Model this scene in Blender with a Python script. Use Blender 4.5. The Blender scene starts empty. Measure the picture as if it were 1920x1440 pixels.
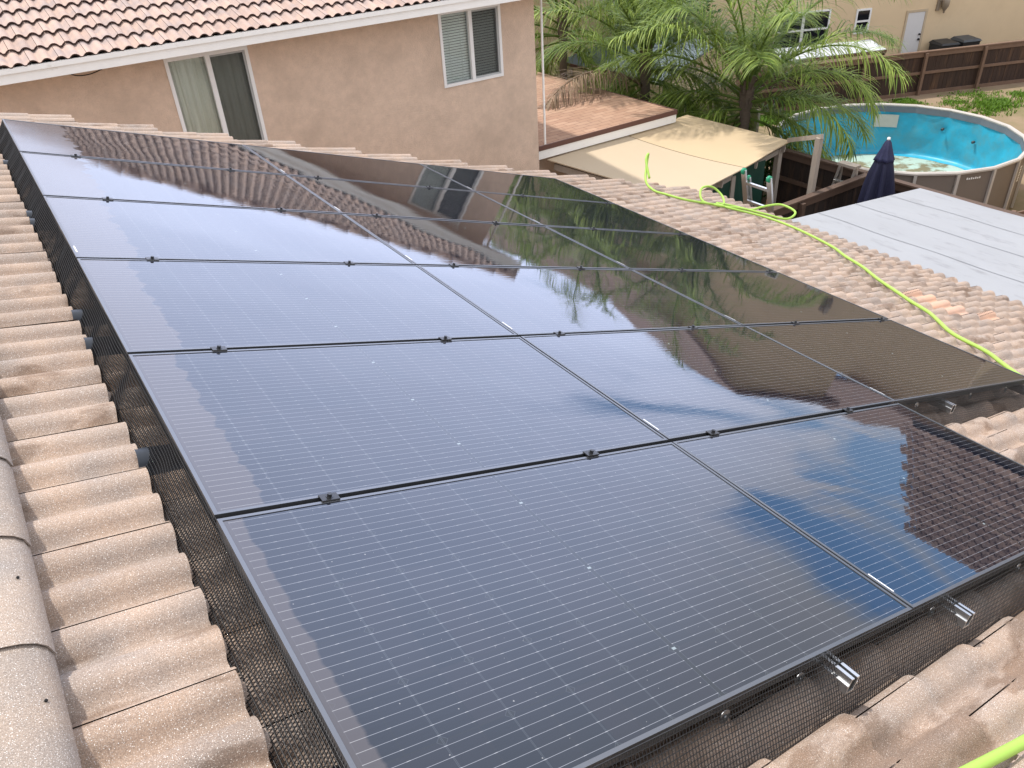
import bpy, math, random
from math import sin, cos, radians as R, pi
from mathutils import Vector, Matrix
random.seed(7)
S = bpy.context.scene
COL = S.collection
# ------------------------------------------------------------------ camera
cam = bpy.data.cameras.new('camera'); co = bpy.data.objects.new('camera', cam); COL.objects.link(co)
co.location = (-0.146709, -6.985324, 1.397597)
co.rotation_euler = (0.979295, 0.053394, -0.597638)
cam.sensor_fit = 'HORIZONTAL'; cam.sensor_width = 36; cam.lens = 36*1477.2/1920
cam.clip_start = 0.05; cam.clip_end = 2000
S.camera = co
# ------------------------------------------------------------------ world: sky with bright broken cloud
SUN = Vector((-0.20, 0.45, 1.0)).normalized()
W = bpy.data.worlds.new('World'); S.world = W; W.use_nodes = True
nt = W.node_tree; nt.nodes.clear()
def N(nt, t, **k):
    n = nt.nodes.new(t)
    for a, v in k.items():
        if a.startswith('i_'):
            n.inputs[a[2:].replace('_', ' ')].default_value = v
        else:
            setattr(n, a, v)
    return n
def L(nt, a, b): nt.links.new(a, b)
wo = N(nt, 'ShaderNodeOutputWorld'); bg = N(nt, 'ShaderNodeBackground'); bg.inputs[1].default_value = 0.15
sky = N(nt, 'ShaderNodeTexSky', sky_type='NISHITA', sun_disc=False)
sky.sun_elevation = math.asin(SUN.z); sky.sun_rotation = math.atan2(SUN.x, SUN.y); sky.dust_density = 0.6
hs = N(nt, 'ShaderNodeHueSaturation', i_Saturation=1.45, i_Value=1.15)
tc = N(nt, 'ShaderNodeTexCoord'); sx = N(nt, 'ShaderNodeSeparateXYZ'); L(nt, tc.outputs['Generated'], sx.inputs[0])
def M(nt, op, a, b=None, c=None, clamp=False):
    n = N(nt, 'ShaderNodeMath', operation=op); n.use_clamp = clamp
    for i, v in enumerate((a, b, c)):
        if v is None: continue
        if isinstance(v, (int, float)): n.inputs[i].default_value = v
        else: L(nt, v, n.inputs[i])
    return n.outputs[0]
zz = M(nt, 'ADD', M(nt, 'MAXIMUM', sx.outputs[2], 0.0), 0.16)
cx = N(nt, 'ShaderNodeCombineXYZ'); L(nt, M(nt, 'DIVIDE', sx.outputs[0], zz), cx.inputs[0]); L(nt, M(nt, 'DIVIDE', sx.outputs[1], zz), cx.inputs[1])
mp = N(nt, 'ShaderNodeMapping'); mp.inputs['Rotation'].default_value = (0, 0, R(24)); mp.inputs['Scale'].default_value = (0.34, 1.1, 1); mp.inputs['Location'].default_value = (0.4, 2.6, 0)
L(nt, cx.outputs[0], mp.inputs[0])
nz = N(nt, 'ShaderNodeTexNoise', i_Scale=1.25, i_Detail=7.0, i_Roughness=0.52, i_Distortion=0.9); L(nt, mp.outputs[0], nz.inputs['Vector'])
# thick even cloud to the north and over the sun, broken blue lanes towards +X
d1 = N(nt, 'ShaderNodeVectorMath', operation='DOT_PRODUCT'); L(nt, tc.outputs['Generated'], d1.inputs[0]); d1.inputs[1].default_value = Vector((cos(R(20))*cos(R(7)), sin(R(20))*cos(R(7)), sin(R(7))))
bz = N(nt, 'ShaderNodeMapRange', interpolation_type='SMOOTHSTEP'); bz.inputs[1].default_value = 0.78; bz.inputs[2].default_value = 0.985; bz.inputs[3].default_value = 0.30; bz.inputs[4].default_value = -0.075; L(nt, d1.outputs['Value'], bz.inputs[0])
bias = M(nt, 'ADD', bz.outputs[0], M(nt, 'MULTIPLY', M(nt, 'SUBTRACT', sx.outputs[2], 0.16, clamp=True), 1.3))
cl = N(nt, 'ShaderNodeMapRange', interpolation_type='SMOOTHSTEP'); cl.inputs[1].default_value = 0.37; cl.inputs[2].default_value = 0.49
L(nt, M(nt, 'ADD', nz.outputs[0], bias), cl.inputs[0])
nz2 = N(nt, 'ShaderNodeTexNoise', i_Scale=2.2, i_Detail=4.0); L(nt, mp.outputs[0], nz2.inputs['Vector'])
cr = N(nt, 'ShaderNodeMix', data_type='RGBA'); cr.inputs[6].default_value = (5.7, 5.85, 6.5, 1); cr.inputs[7].default_value = (7.8, 7.85, 8.3, 1)
L(nt, nz2.outputs[0], cr.inputs[0])
mx = N(nt, 'ShaderNodeMix', data_type='RGBA'); L(nt, cl.outputs[0], mx.inputs[0])
L(nt, sky.outputs[0], hs.inputs['Color']); sb = N(nt, 'ShaderNodeMix', data_type='RGBA'); sb.inputs[0].default_value = 0.75; L(nt, hs.outputs[0], sb.inputs[6]); sb.inputs[7].default_value = (2.6, 5.0, 9.6, 1); L(nt, sb.outputs[2], mx.inputs[6])
# brighter lilac-white cloud bank low in the north-east
dt = N(nt, 'ShaderNodeVectorMath', operation='DOT_PRODUCT'); L(nt, tc.outputs['Generated'], dt.inputs[0]); dt.inputs[1].default_value = Vector((0.56, 0.80, 0.15)).normalized()
bk = N(nt, 'ShaderNodeMapRange', interpolation_type='SMOOTHSTEP'); bk.inputs[1].default_value = 0.80; bk.inputs[2].default_value = 0.99; L(nt, dt.outputs['Value'], bk.inputs[0])
bt = N(nt, 'ShaderNodeMix', data_type='RGBA'); bt.inputs[6].default_value = (1, 1, 1, 1); bt.inputs[7].default_value = (1.75, 1.9, 2.35, 1); L(nt, bk.outputs[0], bt.inputs[0])
bm = N(nt, 'ShaderNodeMix', data_type='RGBA', blend_type='MULTIPLY'); bm.inputs[0].default_value = 1.0; L(nt, cr.outputs[2], bm.inputs[6]); L(nt, bt.outputs[2], bm.inputs[7]); L(nt, bm.outputs[2], mx.inputs[7])
L(nt, mx.outputs[2], bg.inputs[0]); L(nt, bg.outputs[0], wo.inputs[0])
# ------------------------------------------------------------------ sun
sl = bpy.data.lights.new('sun', 'SUN'); sl.energy = 3.0; sl.angle = R(2.2); sl.color = (1.0, 0.95, 0.88)
so = bpy.data.objects.new('sun', sl); COL.objects.link(so); so.rotation_euler = SUN.to_track_quat('Z', 'Y').to_euler(); so.location = (0, 0, 30)
S.view_settings.view_transform = 'Standard'; S.view_settings.look = 'None'; S.view_settings.exposure = 0.31; S.view_settings.gamma = 1
S.cycles.max_bounces = 8; S.cycles.transparent_max_bounces = 16
# ------------------------------------------------------------------ helpers
class MB:
    def __init__(s): s.v = []; s.f = []; s.m = []; s.tone = []; s.cur = 0.5; s.mi = 0; s.sm = []
    def add(s, vs, fs, smooth=False):
        o = len(s.v); s.v += [tuple(v) for v in vs]
        for f in fs:
            s.f.append([i+o for i in f]); s.m.append(s.mi); s.tone.append(s.cur); s.sm.append(smooth)
    def quad(s, a, b, c, d): s.add([a, b, c, d], [(0, 1, 2, 3)])
    def box(s, a, b):
        x0, y0, z0 = (min(a[i], b[i]) for i in range(3)); x1, y1, z1 = (max(a[i], b[i]) for i in range(3))
        s.hexa([(x0, y0, z0), (x1, y0, z0), (x1, y1, z0), (x0, y1, z0)], [(x0, y0, z1), (x1, y0, z1), (x1, y1, z1), (x0, y1, z1)])
    def hexa(s, lo, hi):
        n = len(lo)
        s.add(list(lo)+list(hi), [tuple(range(n-1, -1, -1)), tuple(range(n, 2*n))]+[(i, (i+1) % n, n+(i+1) % n, n+i) for i in range(n)])
    def bar(s, p, q, w, h, up=(0, 0, 1)):       # rectangular bar from p to q
        p = Vector(p); q = Vector(q); d = (q-p).normalized(); u = Vector(up)
        if abs(d.dot(u)) > 0.98: u = Vector((0, 1, 0))
        x = d.cross(u).normalized()*w/2; y = x.cross(d).normalized()*h/2
        s.hexa([p-x-y, p+x-y, p+x+y, p-x+y][::-1], [q-x-y, q+x-y, q+x+y, q-x+y][::-1])
    def tube(s, pts, r, n=8, caps=True, smooth=True):
        pts = [Vector(p) for p in pts]; rs = r if isinstance(r, (list, tuple)) else [r]*len(pts)
        vs = []; x = None
        for i, p in enumerate(pts):
            d = (pts[min(i+1, len(pts)-1)]-pts[max(i-1, 0)]).normalized()
            if x is None:
                x = d.cross(Vector((0.31, 0.17, 0.93))).normalized()
            x = (x-d*x.dot(d)).normalized(); y = d.cross(x)
            for k in range(n):
                a = 2*pi*k/n; vs.append(p+(x*cos(a)+y*sin(a))*rs[i])
        fs = [(i*n+k, i*n+(k+1) % n, (i+1)*n+(k+1) % n, (i+1)*n+k) for i in range(len(pts)-1) for k in range(n)]
        if caps: fs += [tuple(range(n-1, -1, -1)), tuple((len(pts)-1)*n+k for k in range(n))]
        s.add(vs, fs, smooth)
    def lathe(s, c, prof, n=24, smooth=True):     # prof: (r, z)
        vs = [(c[0]+r*cos(2*pi*k/n), c[1]+r*sin(2*pi*k/n), c[2]+z) for r, z in prof for k in range(n)]
        s.add(vs, [(i*n+k, i*n+(k+1) % n, (i+1)*n+(k+1) % n, (i+1)*n+k) for i in range(len(prof)-1) for k in range(n)], smooth)
    def build(s, name, mats, parent=None, tone=False):
        me = bpy.data.meshes.new(name); me.from_pydata(s.v, [], s.f)
        for m in (mats if isinstance(mats, (list, tuple)) else [mats]): me.materials.append(m)
        me.polygons.foreach_set('material_index', s.m); me.polygons.foreach_set('use_smooth', s.sm)
        if tone:
            at = me.attributes.new('tone', 'FLOAT', 'FACE'); at.data.foreach_set('value', s.tone)
        me.update()
        o = bpy.data.objects.new(name, me); COL.objects.link(o)
        if parent: o.parent = parent
        return o
def empty(name, loc=(0, 0, 0), rot=(0, 0, 0)):
    o = bpy.data.objects.new(name, None); COL.objects.link(o); o.location = loc; o.rotation_euler = rot; o.empty_display_size = 0.2
    return o
def tag(o, label=None, cat=None, group=None, kind=None):
    for k, v in (('label', label), ('category', cat), ('group', group), ('kind', kind)):
        if v: o[k] = v
    return o
def copy_tree(o, parent=None):
    c = o.copy(); COL.objects.link(c); c.parent = parent
    for ch in list(o.children): copy_tree(ch, c)
    return c
AL = 0.31921                                   # roof pitch of the near house
def RP(s, y, n=0.0): return Vector((s*cos(AL)+n*sin(AL), y, -s*sin(AL)+n*cos(AL)))
# ------------------------------------------------------------------ materials
def new_mat(name):
    m = bpy.data.materials.new(name); m.use_nodes = True; nt = m.node_tree
    return m, nt, nt.nodes['Principled BSDF']
def rgb(c): return (c[0], c[1], c[2], 1)
def simple(name, col, rough=0.6, metal=0.0, var=0.12, scale=6.0, bump=0.0, bscale=60.0, spec=0.5, stretch=(1, 1, 1), dirt=None, dscale=2.0, dlo=0.55, dhi=0.75, det=5.0, nr=0.6):
    m, nt, p = new_mat(name)
    tc = N(nt, 'ShaderNodeTexCoord'); mp = N(nt, 'ShaderNodeMapping'); mp.inputs['Scale'].default_value = stretch
    g = N(nt, 'ShaderNodeNewGeometry'); L(nt, g.outputs['Position'], mp.inputs[0])
    n = N(nt, 'ShaderNodeTexNoise', i_Scale=scale, i_Detail=det, i_Roughness=nr); L(nt, mp.outputs[0], n.inputs['Vector'])
    mix = N(nt, 'ShaderNodeMix', data_type='RGBA'); L(nt, n.outputs[0], mix.inputs[0])
    mix.inputs[6].default_value = rgb([c*(1-var) for c in col]); mix.inputs[7].default_value = rgb([min(1, c*(1+var)) for c in col])
    out = mix.outputs[2]
    if dirt:
        n2 = N(nt, 'ShaderNodeTexNoise', i_Scale=dscale, i_Detail=7.0, i_Roughness=0.65); L(nt, mp.outputs[0], n2.inputs['Vector'])
        mr = N(nt, 'ShaderNodeMapRange'); mr.inputs[1].default_value = dlo; mr.inputs[2].default_value = dhi; L(nt, n2.outputs[0], mr.inputs[0])
        mx = N(nt, 'ShaderNodeMix', data_type='RGBA'); L(nt, mr.outputs[0], mx.inputs[0]); L(nt, out, mx.inputs[6]); mx.inputs[7].default_value = rgb(dirt); out = mx.outputs[2]
    L(nt, out, p.inputs['Base Color'])
    p.inputs['Roughness'].default_value = rough; p.inputs['Metallic'].default_value = metal; p.inputs['Specular IOR Level'].default_value = spec
    if bump:
        b = N(nt, 'ShaderNodeBump', i_Strength=bump, i_Distance=0.01)
        n3 = N(nt, 'ShaderNodeTexNoise', i_Scale=bscale, i_Detail=4.0); L(nt, mp.outputs[0], n3.inputs['Vector']); L(nt, n3.outputs[0], b.inputs['Height']); L(nt, b.outputs[0], p.inputs['Normal'])
    return m
def tile_mat(name, a, b, speck=0.5, wet=False, fine=260.0, valley=None):
    """sand-finished concrete tile: per-tile tone, blotches, bright sand grains, water stains"""
    m, nt, p = new_mat(name)
    g = N(nt, 'ShaderNodeNewGeometry'); at = N(nt, 'ShaderNodeAttribute', attribute_name='tone')
    pos = g.outputs['Position']
    mix = N(nt, 'ShaderNodeMix', data_type='RGBA'); mix.inputs[6].default_value = rgb(a); mix.inputs[7].default_value = rgb(b); L(nt, at.outputs['Fac'], mix.inputs[0])
    nb = N(nt, 'ShaderNodeTexNoise', i_Scale=5.0, i_Detail=4.0); L(nt, pos, nb.inputs['Vector'])
    m2 = N(nt, 'ShaderNodeMix', data_type='RGBA', blend_type='MULTIPLY'); m2.inputs[0].default_value = 1.0
    ramp = N(nt, 'ShaderNodeValToRGB'); ramp.color_ramp.elements[0].position = 0.32; ramp.color_ramp.elements[0].color = (0.80, 0.83, 0.88, 1); ramp.color_ramp.elements[1].position = 0.66; ramp.color_ramp.elements[1].color = (1.10, 1.03, 0.97, 1)
    L(nt, nb.outputs[0], ramp.inputs[0]); L(nt, mix.outputs[2], m2.inputs[6]); L(nt, ramp.outputs[0], m2.inputs[7])
    nf = N(nt, 'ShaderNodeTexNoise', i_Scale=fine, i_Detail=2.0, i_Roughness=0.7); L(nt, pos, nf.inputs['Vector'])
    sr = N(nt, 'ShaderNodeMapRange'); sr.inputs[1].default_value = 0.25; sr.inputs[2].default_value = 0.75; sr.inputs[3].default_value = 1-speck*0.55; sr.inputs[4].default_value = 1+speck*0.55; L(nt, nf.outputs[0], sr.inputs[0])
    m3 = N(nt, 'ShaderNodeMix', data_type='RGBA', blend_type='MULTIPLY'); m3.inputs[0].default_value = 1.0; L(nt, m2.outputs[2], m3.inputs[6]); L(nt, sr.outputs[0], m3.inputs[7])
    out = m3.outputs[2]
    if speck > 0.3:                             # pale sand grains
        vo = N(nt, 'ShaderNodeTexNoise', i_Scale=fine*1.5, i_Detail=0.0); L(nt, pos, vo.inputs['Vector'])
        gr = N(nt, 'ShaderNodeMapRange'); gr.inputs[1].default_value = 0.70; gr.inputs[2].default_value = 0.78; L(nt, vo.outputs[0], gr.inputs[0])
        m4 = N(nt, 'ShaderNodeMix', data_type='RGBA'); L(nt, gr.outputs[0], m4.inputs[0]); L(nt, out, m4.inputs[6]); m4.inputs[7].default_value = (0.86, 0.83, 0.79, 1); out = m4.outputs[2]
    nd = N(nt, 'ShaderNodeTexNoise', i_Scale=1.1, i_Detail=8.0, i_Roughness=0.7); L(nt, pos, nd.inputs['Vector'])
    dr = N(nt, 'ShaderNodeMapRange'); dr.inputs[1].default_value = 0.56; dr.inputs[2].default_value = 0.78; dr.inputs[4].default_value = 0.4; L(nt, nd.outputs[0], dr.inputs[0])
    m5 = N(nt, 'ShaderNodeMix', data_type='RGBA', blend_type='MULTIPLY'); L(nt, dr.outputs[0], m5.inputs[0]); L(nt, out, m5.inputs[6]); m5.inputs[7].default_value = (0.55, 0.50, 0.46, 1); out = m5.outputs[2]
    rough = None
    if wet:                                     # wash water run off the panels
        sp = N(nt, 'ShaderNodeSeparateXYZ'); L(nt, pos, sp.inputs[0])
        mpw = N(nt, 'ShaderNodeMapping'); mpw.inputs['Scale'].default_value = (2.1, 5.0, 2.1); mpw.inputs['Rotation'].default_value = (0, 0, R(6)); L(nt, pos, mpw.inputs[0])
        nw = N(nt, 'ShaderNodeTexNoise', i_Scale=1.1, i_Detail=6.0, i_Roughness=0.55); L(nt, mpw.outputs[0], nw.inputs['Vector'])
        near = N(nt, 'ShaderNodeMapRange'); near.inputs[1].default_value = -6.05; near.inputs[2].default_value = -6.42; near.inputs[3].default_value = -0.02; near.inputs[4].default_value = 0.055; L(nt, sp.outputs[1], near.inputs[0])
        wr = N(nt, 'ShaderNodeMapRange'); wr.inputs[1].default_value = 0.555; wr.inputs[2].default_value = 0.61; L(nt, M(nt, 'ADD', nw.outputs[0], near.outputs[0]), wr.inputs[0])
        m6 = N(nt, 'ShaderNodeMix', data_type='RGBA', blend_type='MULTIPLY'); L(nt, M(nt, 'MULTIPLY', wr.outputs[0], 0.72), m6.inputs[0]); L(nt, out, m6.inputs[6]); m6.inputs[7].default_value = (0.50, 0.43, 0.37, 1); out = m6.outputs[2]
    L(nt, out, p.inputs['Base Color']); p.inputs['Roughness'].default_value = 0.78; p.inputs['Specular IOR Level'].default_value = 0.35
    b = N(nt, 'ShaderNodeBump', i_Strength=0.35, i_Distance=0.002); L(nt, nf.outputs[0], b.inputs['Height']); L(nt, b.outputs[0], p.inputs['Normal'])
    return m
MT = {}
MT['tile'] = tile_mat('sand_finished_roof_tile', (0.325, 0.250, 0.198), (0.40, 0.315, 0.255), 0.8, True, fine=330.0)
MT['cap'] = tile_mat('grey_concrete_ridge_cap', (0.31, 0.26, 0.218), (0.35, 0.295, 0.25), 0.8, fine=330.0)
MT['tile2'] = tile_mat('pink_concrete_roof_tile', (0.44, 0.335, 0.288), (0.49, 0.38, 0.332), 0.12)
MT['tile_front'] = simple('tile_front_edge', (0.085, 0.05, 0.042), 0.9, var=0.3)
MT['clay'] = tile_mat('orange_clay_tile', (0.56, 0.37, 0.27), (0.60, 0.40, 0.30), 0.1)
MT['tile_brown'] = tile_mat('brown_concrete_tile', (0.20, 0.135, 0.115), (0.33, 0.24, 0.205), 0.2)
MT['underlay'] = simple('roofing_felt', (0.03, 0.027, 0.025), 0.95)
MT['stucco'] = simple('pink_beige_stucco', (0.66, 0.515, 0.405), 0.95, var=0.30, scale=7.0, det=9.0, nr=0.78, bump=0.9, bscale=55, dirt=(0.50, 0.39, 0.305), dscale=0.9, dlo=0.48, dhi=0.75, spec=0.2)
MT['stucco2'] = simple('tan_stucco', (0.70, 0.555, 0.365), 0.95, var=0.06, scale=1.5, bump=0.3, bscale=40, dirt=(0.61, 0.475, 0.305), dscale=0.7, dlo=0.5, dhi=0.8, spec=0.2)
MT['white'] = simple('white_paint', (0.90, 0.90, 0.87), 0.55, var=0.05, scale=8, dirt=(0.62, 0.58, 0.5), dscale=5, dlo=0.62, dhi=0.8)
MT['vinyl'] = simple('white_window_frame', (0.82, 0.83, 0.83), 0.4, var=0.03)
MT['frame'] = simple('black_anodised_frame', (0.17, 0.178, 0.19), 0.33, 0.8, var=0.1)
MT['alu'] = simple('mill_aluminium', (0.72, 0.73, 0.74), 0.32, 1.0, var=0.08, scale=20, stretch=(1, 1, 8))
MT['blackmetal'] = simple('black_clamp_metal', (0.05, 0.052, 0.056), 0.33, 0.6)
MT['wire'] = simple('black_coated_wire', (0.022, 0.022, 0.024), 0.38, 0.0, var=0.1)
MT['dark'] = simple('dark_void', (0.01, 0.01, 0.01), 0.9)
MT['hose'] = simple('lime_green_hose', (0.35, 0.56, 0.09), 0.6, var=0.06, scale=4)
MT['sticker'] = simple('white_sticker', (0.85, 0.85, 0.85), 0.5, var=0.02)
MT['flash'] = simple('blue_black_flashing', (0.018, 0.024, 0.034), 0.4)
MT['cream'] = simple('cream_painted_plywood', (0.52, 0.42, 0.295), 0.7, var=0.04, scale=1.5, dirt=(0.50, 0.405, 0.285), dscale=1.0, dlo=0.5, dhi=0.85, stretch=(1, 0.3, 1))
MT['wood_grey'] = simple('weathered_grey_timber', (0.36, 0.31, 0.26), 0.85, var=0.25, scale=8, stretch=(6, 6, 0.8))
MT['wood_dark'] = simple('dark_stained_fence', (0.022, 0.014, 0.011), 0.75, var=0.5, scale=4, stretch=(5, 5, 0.7), dirt=(0.07, 0.038, 0.022), dscale=1.6, dlo=0.52, dhi=0.72)
MT['wood_fence'] = simple('brown_fence_boards', (0.04, 0.021, 0.014), 0.8, var=0.6, scale=3, stretch=(4, 4, 0.6), dirt=(0.125, 0.066, 0.034), dscale=1.3, dlo=0.52, dhi=0.74)
MT['rail_wood'] = simple('fence_rail_wood', (0.17, 0.105, 0.072), 0.8, var=0.3, scale=6)
MT['beige_wood'] = simple('beige_fence_boards', (0.45, 0.385, 0.26), 0.85, var=0.18, scale=5, stretch=(5, 5, 0.6))
MT['membrane'] = simple('white_roof_membrane', (0.315, 0.325, 0.345), 0.7, var=0.10, scale=1.2, dirt=(0.20, 0.20, 0.21), dscale=2.6, dlo=0.54, dhi=0.82, stretch=(2.0, 0.8, 1))
MT['seam'] = simple('membrane_seam', (0.255, 0.265, 0.285), 0.8)
MT['tarp'] = simple('dark_green_tarp', (0.008, 0.045, 0.03), 0.6, var=0.3, scale=3, stretch=(3, 3, 0.5))
MT['navy'] = simple('navy_canvas', (0.006, 0.008, 0.036), 0.7, var=0.25, scale=6, stretch=(4, 4, 0.5))
MT['dirt'] = simple('bare_dirt', (0.27, 0.195, 0.125), 0.95, var=0.22, scale=1.3, bump=0.6, bscale=9, dirt=(0.19, 0.16, 0.075), dscale=0.55, dlo=0.48, dhi=0.66)
MT['gravel'] = simple('grey_gravel', (0.34, 0.31, 0.28), 0.95, var=0.5, scale=28, bump=0.8, bscale=30)
MT['green_end'] = simple('green_plastic_end', (0.02, 0.30, 0.16), 0.45)
MT['pool_out'] = simple('pool_outer_wall', (0.20, 0.165, 0.14), 0.6, var=0.1, scale=3)
MT['pool_rail'] = simple('pool_rail', (0.52, 0.48, 0.44), 0.45, var=0.08)
MT['pool_band'] = simple('grey_liner_band', (0.16, 0.18, 0.21), 0.6, var=0.2, scale=4)
MT['liner'] = simple('blue_pool_liner', (0.035, 0.42, 0.62), 0.42, var=0.2, scale=5, dirt=(0.10, 0.34, 0.42), dscale=2.6, dlo=0.46, dhi=0.72, bump=0.5, bscale=5)
MT['floor_liner'] = simple('algae_stained_liner_floor', (0.42, 0.55, 0.475), 0.7, var=0.10, scale=2, dirt=(0.20, 0.175, 0.095), dscale=1.9, dlo=0.47, dhi=0.57)
MT['patch'] = simple('pale_liner_patch', (0.62, 0.58, 0.52), 0.6)
MT['trunk'] = simple('palm_trunk', (0.13, 0.10, 0.075), 0.9, var=0.45, scale=9, stretch=(1, 1, 4), bump=0.8, bscale=14)
MT['weed'] = simple('weed_green', (0.13, 0.28, 0.025), 0.7, var=0.4, scale=3)
MT['bin'] = simple('black_bin_plastic', (0.022, 0.024, 0.027), 0.5)
MT['bin2'] = simple('grey_bin_plastic', (0.055, 0.065, 0.075), 0.5)
MT['blue_roof'] = simple('blue_grey_metal_roof', (0.13, 0.165, 0.19), 0.75, 0.0)
MT['brown_trim'] = simple('brown_trim', (0.12, 0.055, 0.042), 0.6)
MT['curtain'] = simple('sheer_curtain', (0.85, 0.85, 0.74), 0.9, var=0.25, scale=3, stretch=(7, 1, 0.5))
MT['blind'] = simple('pale_blind_slats', (0.85, 0.88, 0.84), 0.6, var=0.03)
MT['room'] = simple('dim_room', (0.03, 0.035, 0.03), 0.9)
MT['lamp'] = simple('weathered_lamp', (0.30, 0.25, 0.19), 0.5, 0.3)
def glass_mat():
    m, nt, p = new_mat('window_glass'); nt.nodes.remove(p); o = nt.nodes['Material Output']
    t = N(nt, 'ShaderNodeBsdfTransparent'); t.inputs[0].default_value = (0.92, 0.96, 0.94, 1); g = N(nt, 'ShaderNodeBsdfGlossy', i_Roughness=0.01)
    fr = N(nt, 'ShaderNodeFresnel', i_IOR=1.55); mx = N(nt, 'ShaderNodeMixShader'); L(nt, fr.outputs[0], mx.inputs[0]); L(nt, t.outputs[0], mx.inputs[1]); L(nt, g.outputs[0], mx.inputs[2]); L(nt, mx.outputs[0], o.inputs[0])
    return m
MT['glass'] = glass_mat()
def screen_mat():
    m, nt, p = new_mat('insect_screen'); o = nt.nodes['Material Output']
    p.inputs['Base Color'].default_value = (0.045, 0.05, 0.05, 1); p.inputs['Roughness'].default_value = 0.8
    t = N(nt, 'ShaderNodeBsdfTransparent'); mx = N(nt, 'ShaderNodeMixShader'); mx.inputs[0].default_value = 0.52
    L(nt, t.outputs[0], mx.inputs[1]); L(nt, p.outputs[0], mx.inputs[2]); L(nt, mx.outputs[0], o.inputs[0]); return m
MT['screen'] = screen_mat()
def leaf_mat(name, a, b, trans=0.3):
    m, nt, p = new_mat(name); o = nt.nodes['Material Output']
    at = N(nt, 'ShaderNodeAttribute', attribute_name='tone')
    mix = N(nt, 'ShaderNodeMix', data_type='RGBA'); mix.inputs[6].default_value = rgb(a); mix.inputs[7].default_value = rgb(b); L(nt, at.outputs['Fac'], mix.inputs[0])
    L(nt, mix.outputs[2], p.inputs['Base Color']); p.inputs['Roughness'].default_value = 0.5; p.inputs['Specular IOR Level'].default_value = 0.3
    t = N(nt, 'ShaderNodeBsdfTranslucent'); L(nt, mix.outputs[2], t.inputs[0])
    mx = N(nt, 'ShaderNodeMixShader'); mx.inputs[0].default_value = trans
    L(nt, p.outputs[0], mx.inputs[1]); L(nt, t.outputs[0], mx.inputs[2]); L(nt, mx.outputs[0], o.inputs[0]); return m
MT['leaf'] = leaf_mat('palm_leaflets', (0.030, 0.100, 0.018), (0.42, 0.53, 0.11))
MT['leaf_dead'] = leaf_mat('dead_palm_leaflets', (0.13, 0.085, 0.05), (0.42, 0.31, 0.20), 0.2)
MT['leaf_shrub'] = leaf_mat('shrub_leaves', (0.02, 0.06, 0.012), (0.09, 0.15, 0.03))
def shingle_mat():
    m, nt, p = new_mat('asphalt_shingles')
    g = N(nt, 'ShaderNodeNewGeometry'); br = N(nt, 'ShaderNodeTexBrick'); br.offset = 0.5; br.inputs['Scale'].default_value = 1.0
    br.inputs['Color1'].default_value = (0.35, 0.205, 0.135, 1); br.inputs['Color2'].default_value = (0.425, 0.27, 0.185, 1); br.inputs['Mortar'].default_value = (0.215, 0.12, 0.08, 1)
    br.inputs['Mortar Size'].default_value = 0.007; br.inputs['Brick Width'].default_value = 0.32; br.inputs['Row Height'].default_value = 0.145; br.inputs['Bias'].default_value = 0.1
    L(nt, g.outputs['Position'], br.inputs['Vector'])
    n = N(nt, 'ShaderNodeTexNoise', i_Scale=1.3, i_Detail=6.0); L(nt, g.outputs['Position'], n.inputs['Vector'])
    mr = N(nt, 'ShaderNodeMapRange'); mr.inputs[3].default_value = 0.8; mr.inputs[4].default_value = 1.2; L(nt, n.outputs[0], mr.inputs[0])
    mx = N(nt, 'ShaderNodeMix', data_type='RGBA', blend_type='MULTIPLY'); mx.inputs[0].default_value = 1.0; L(nt, br.outputs[0], mx.inputs[6]); L(nt, mr.outputs[0], mx.inputs[7])
    L(nt, mx.outputs[2], p.inputs['Base Color']); p.inputs['Roughness'].default_value = 0.9; return m
MT['shingle'] = shingle_mat()
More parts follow.
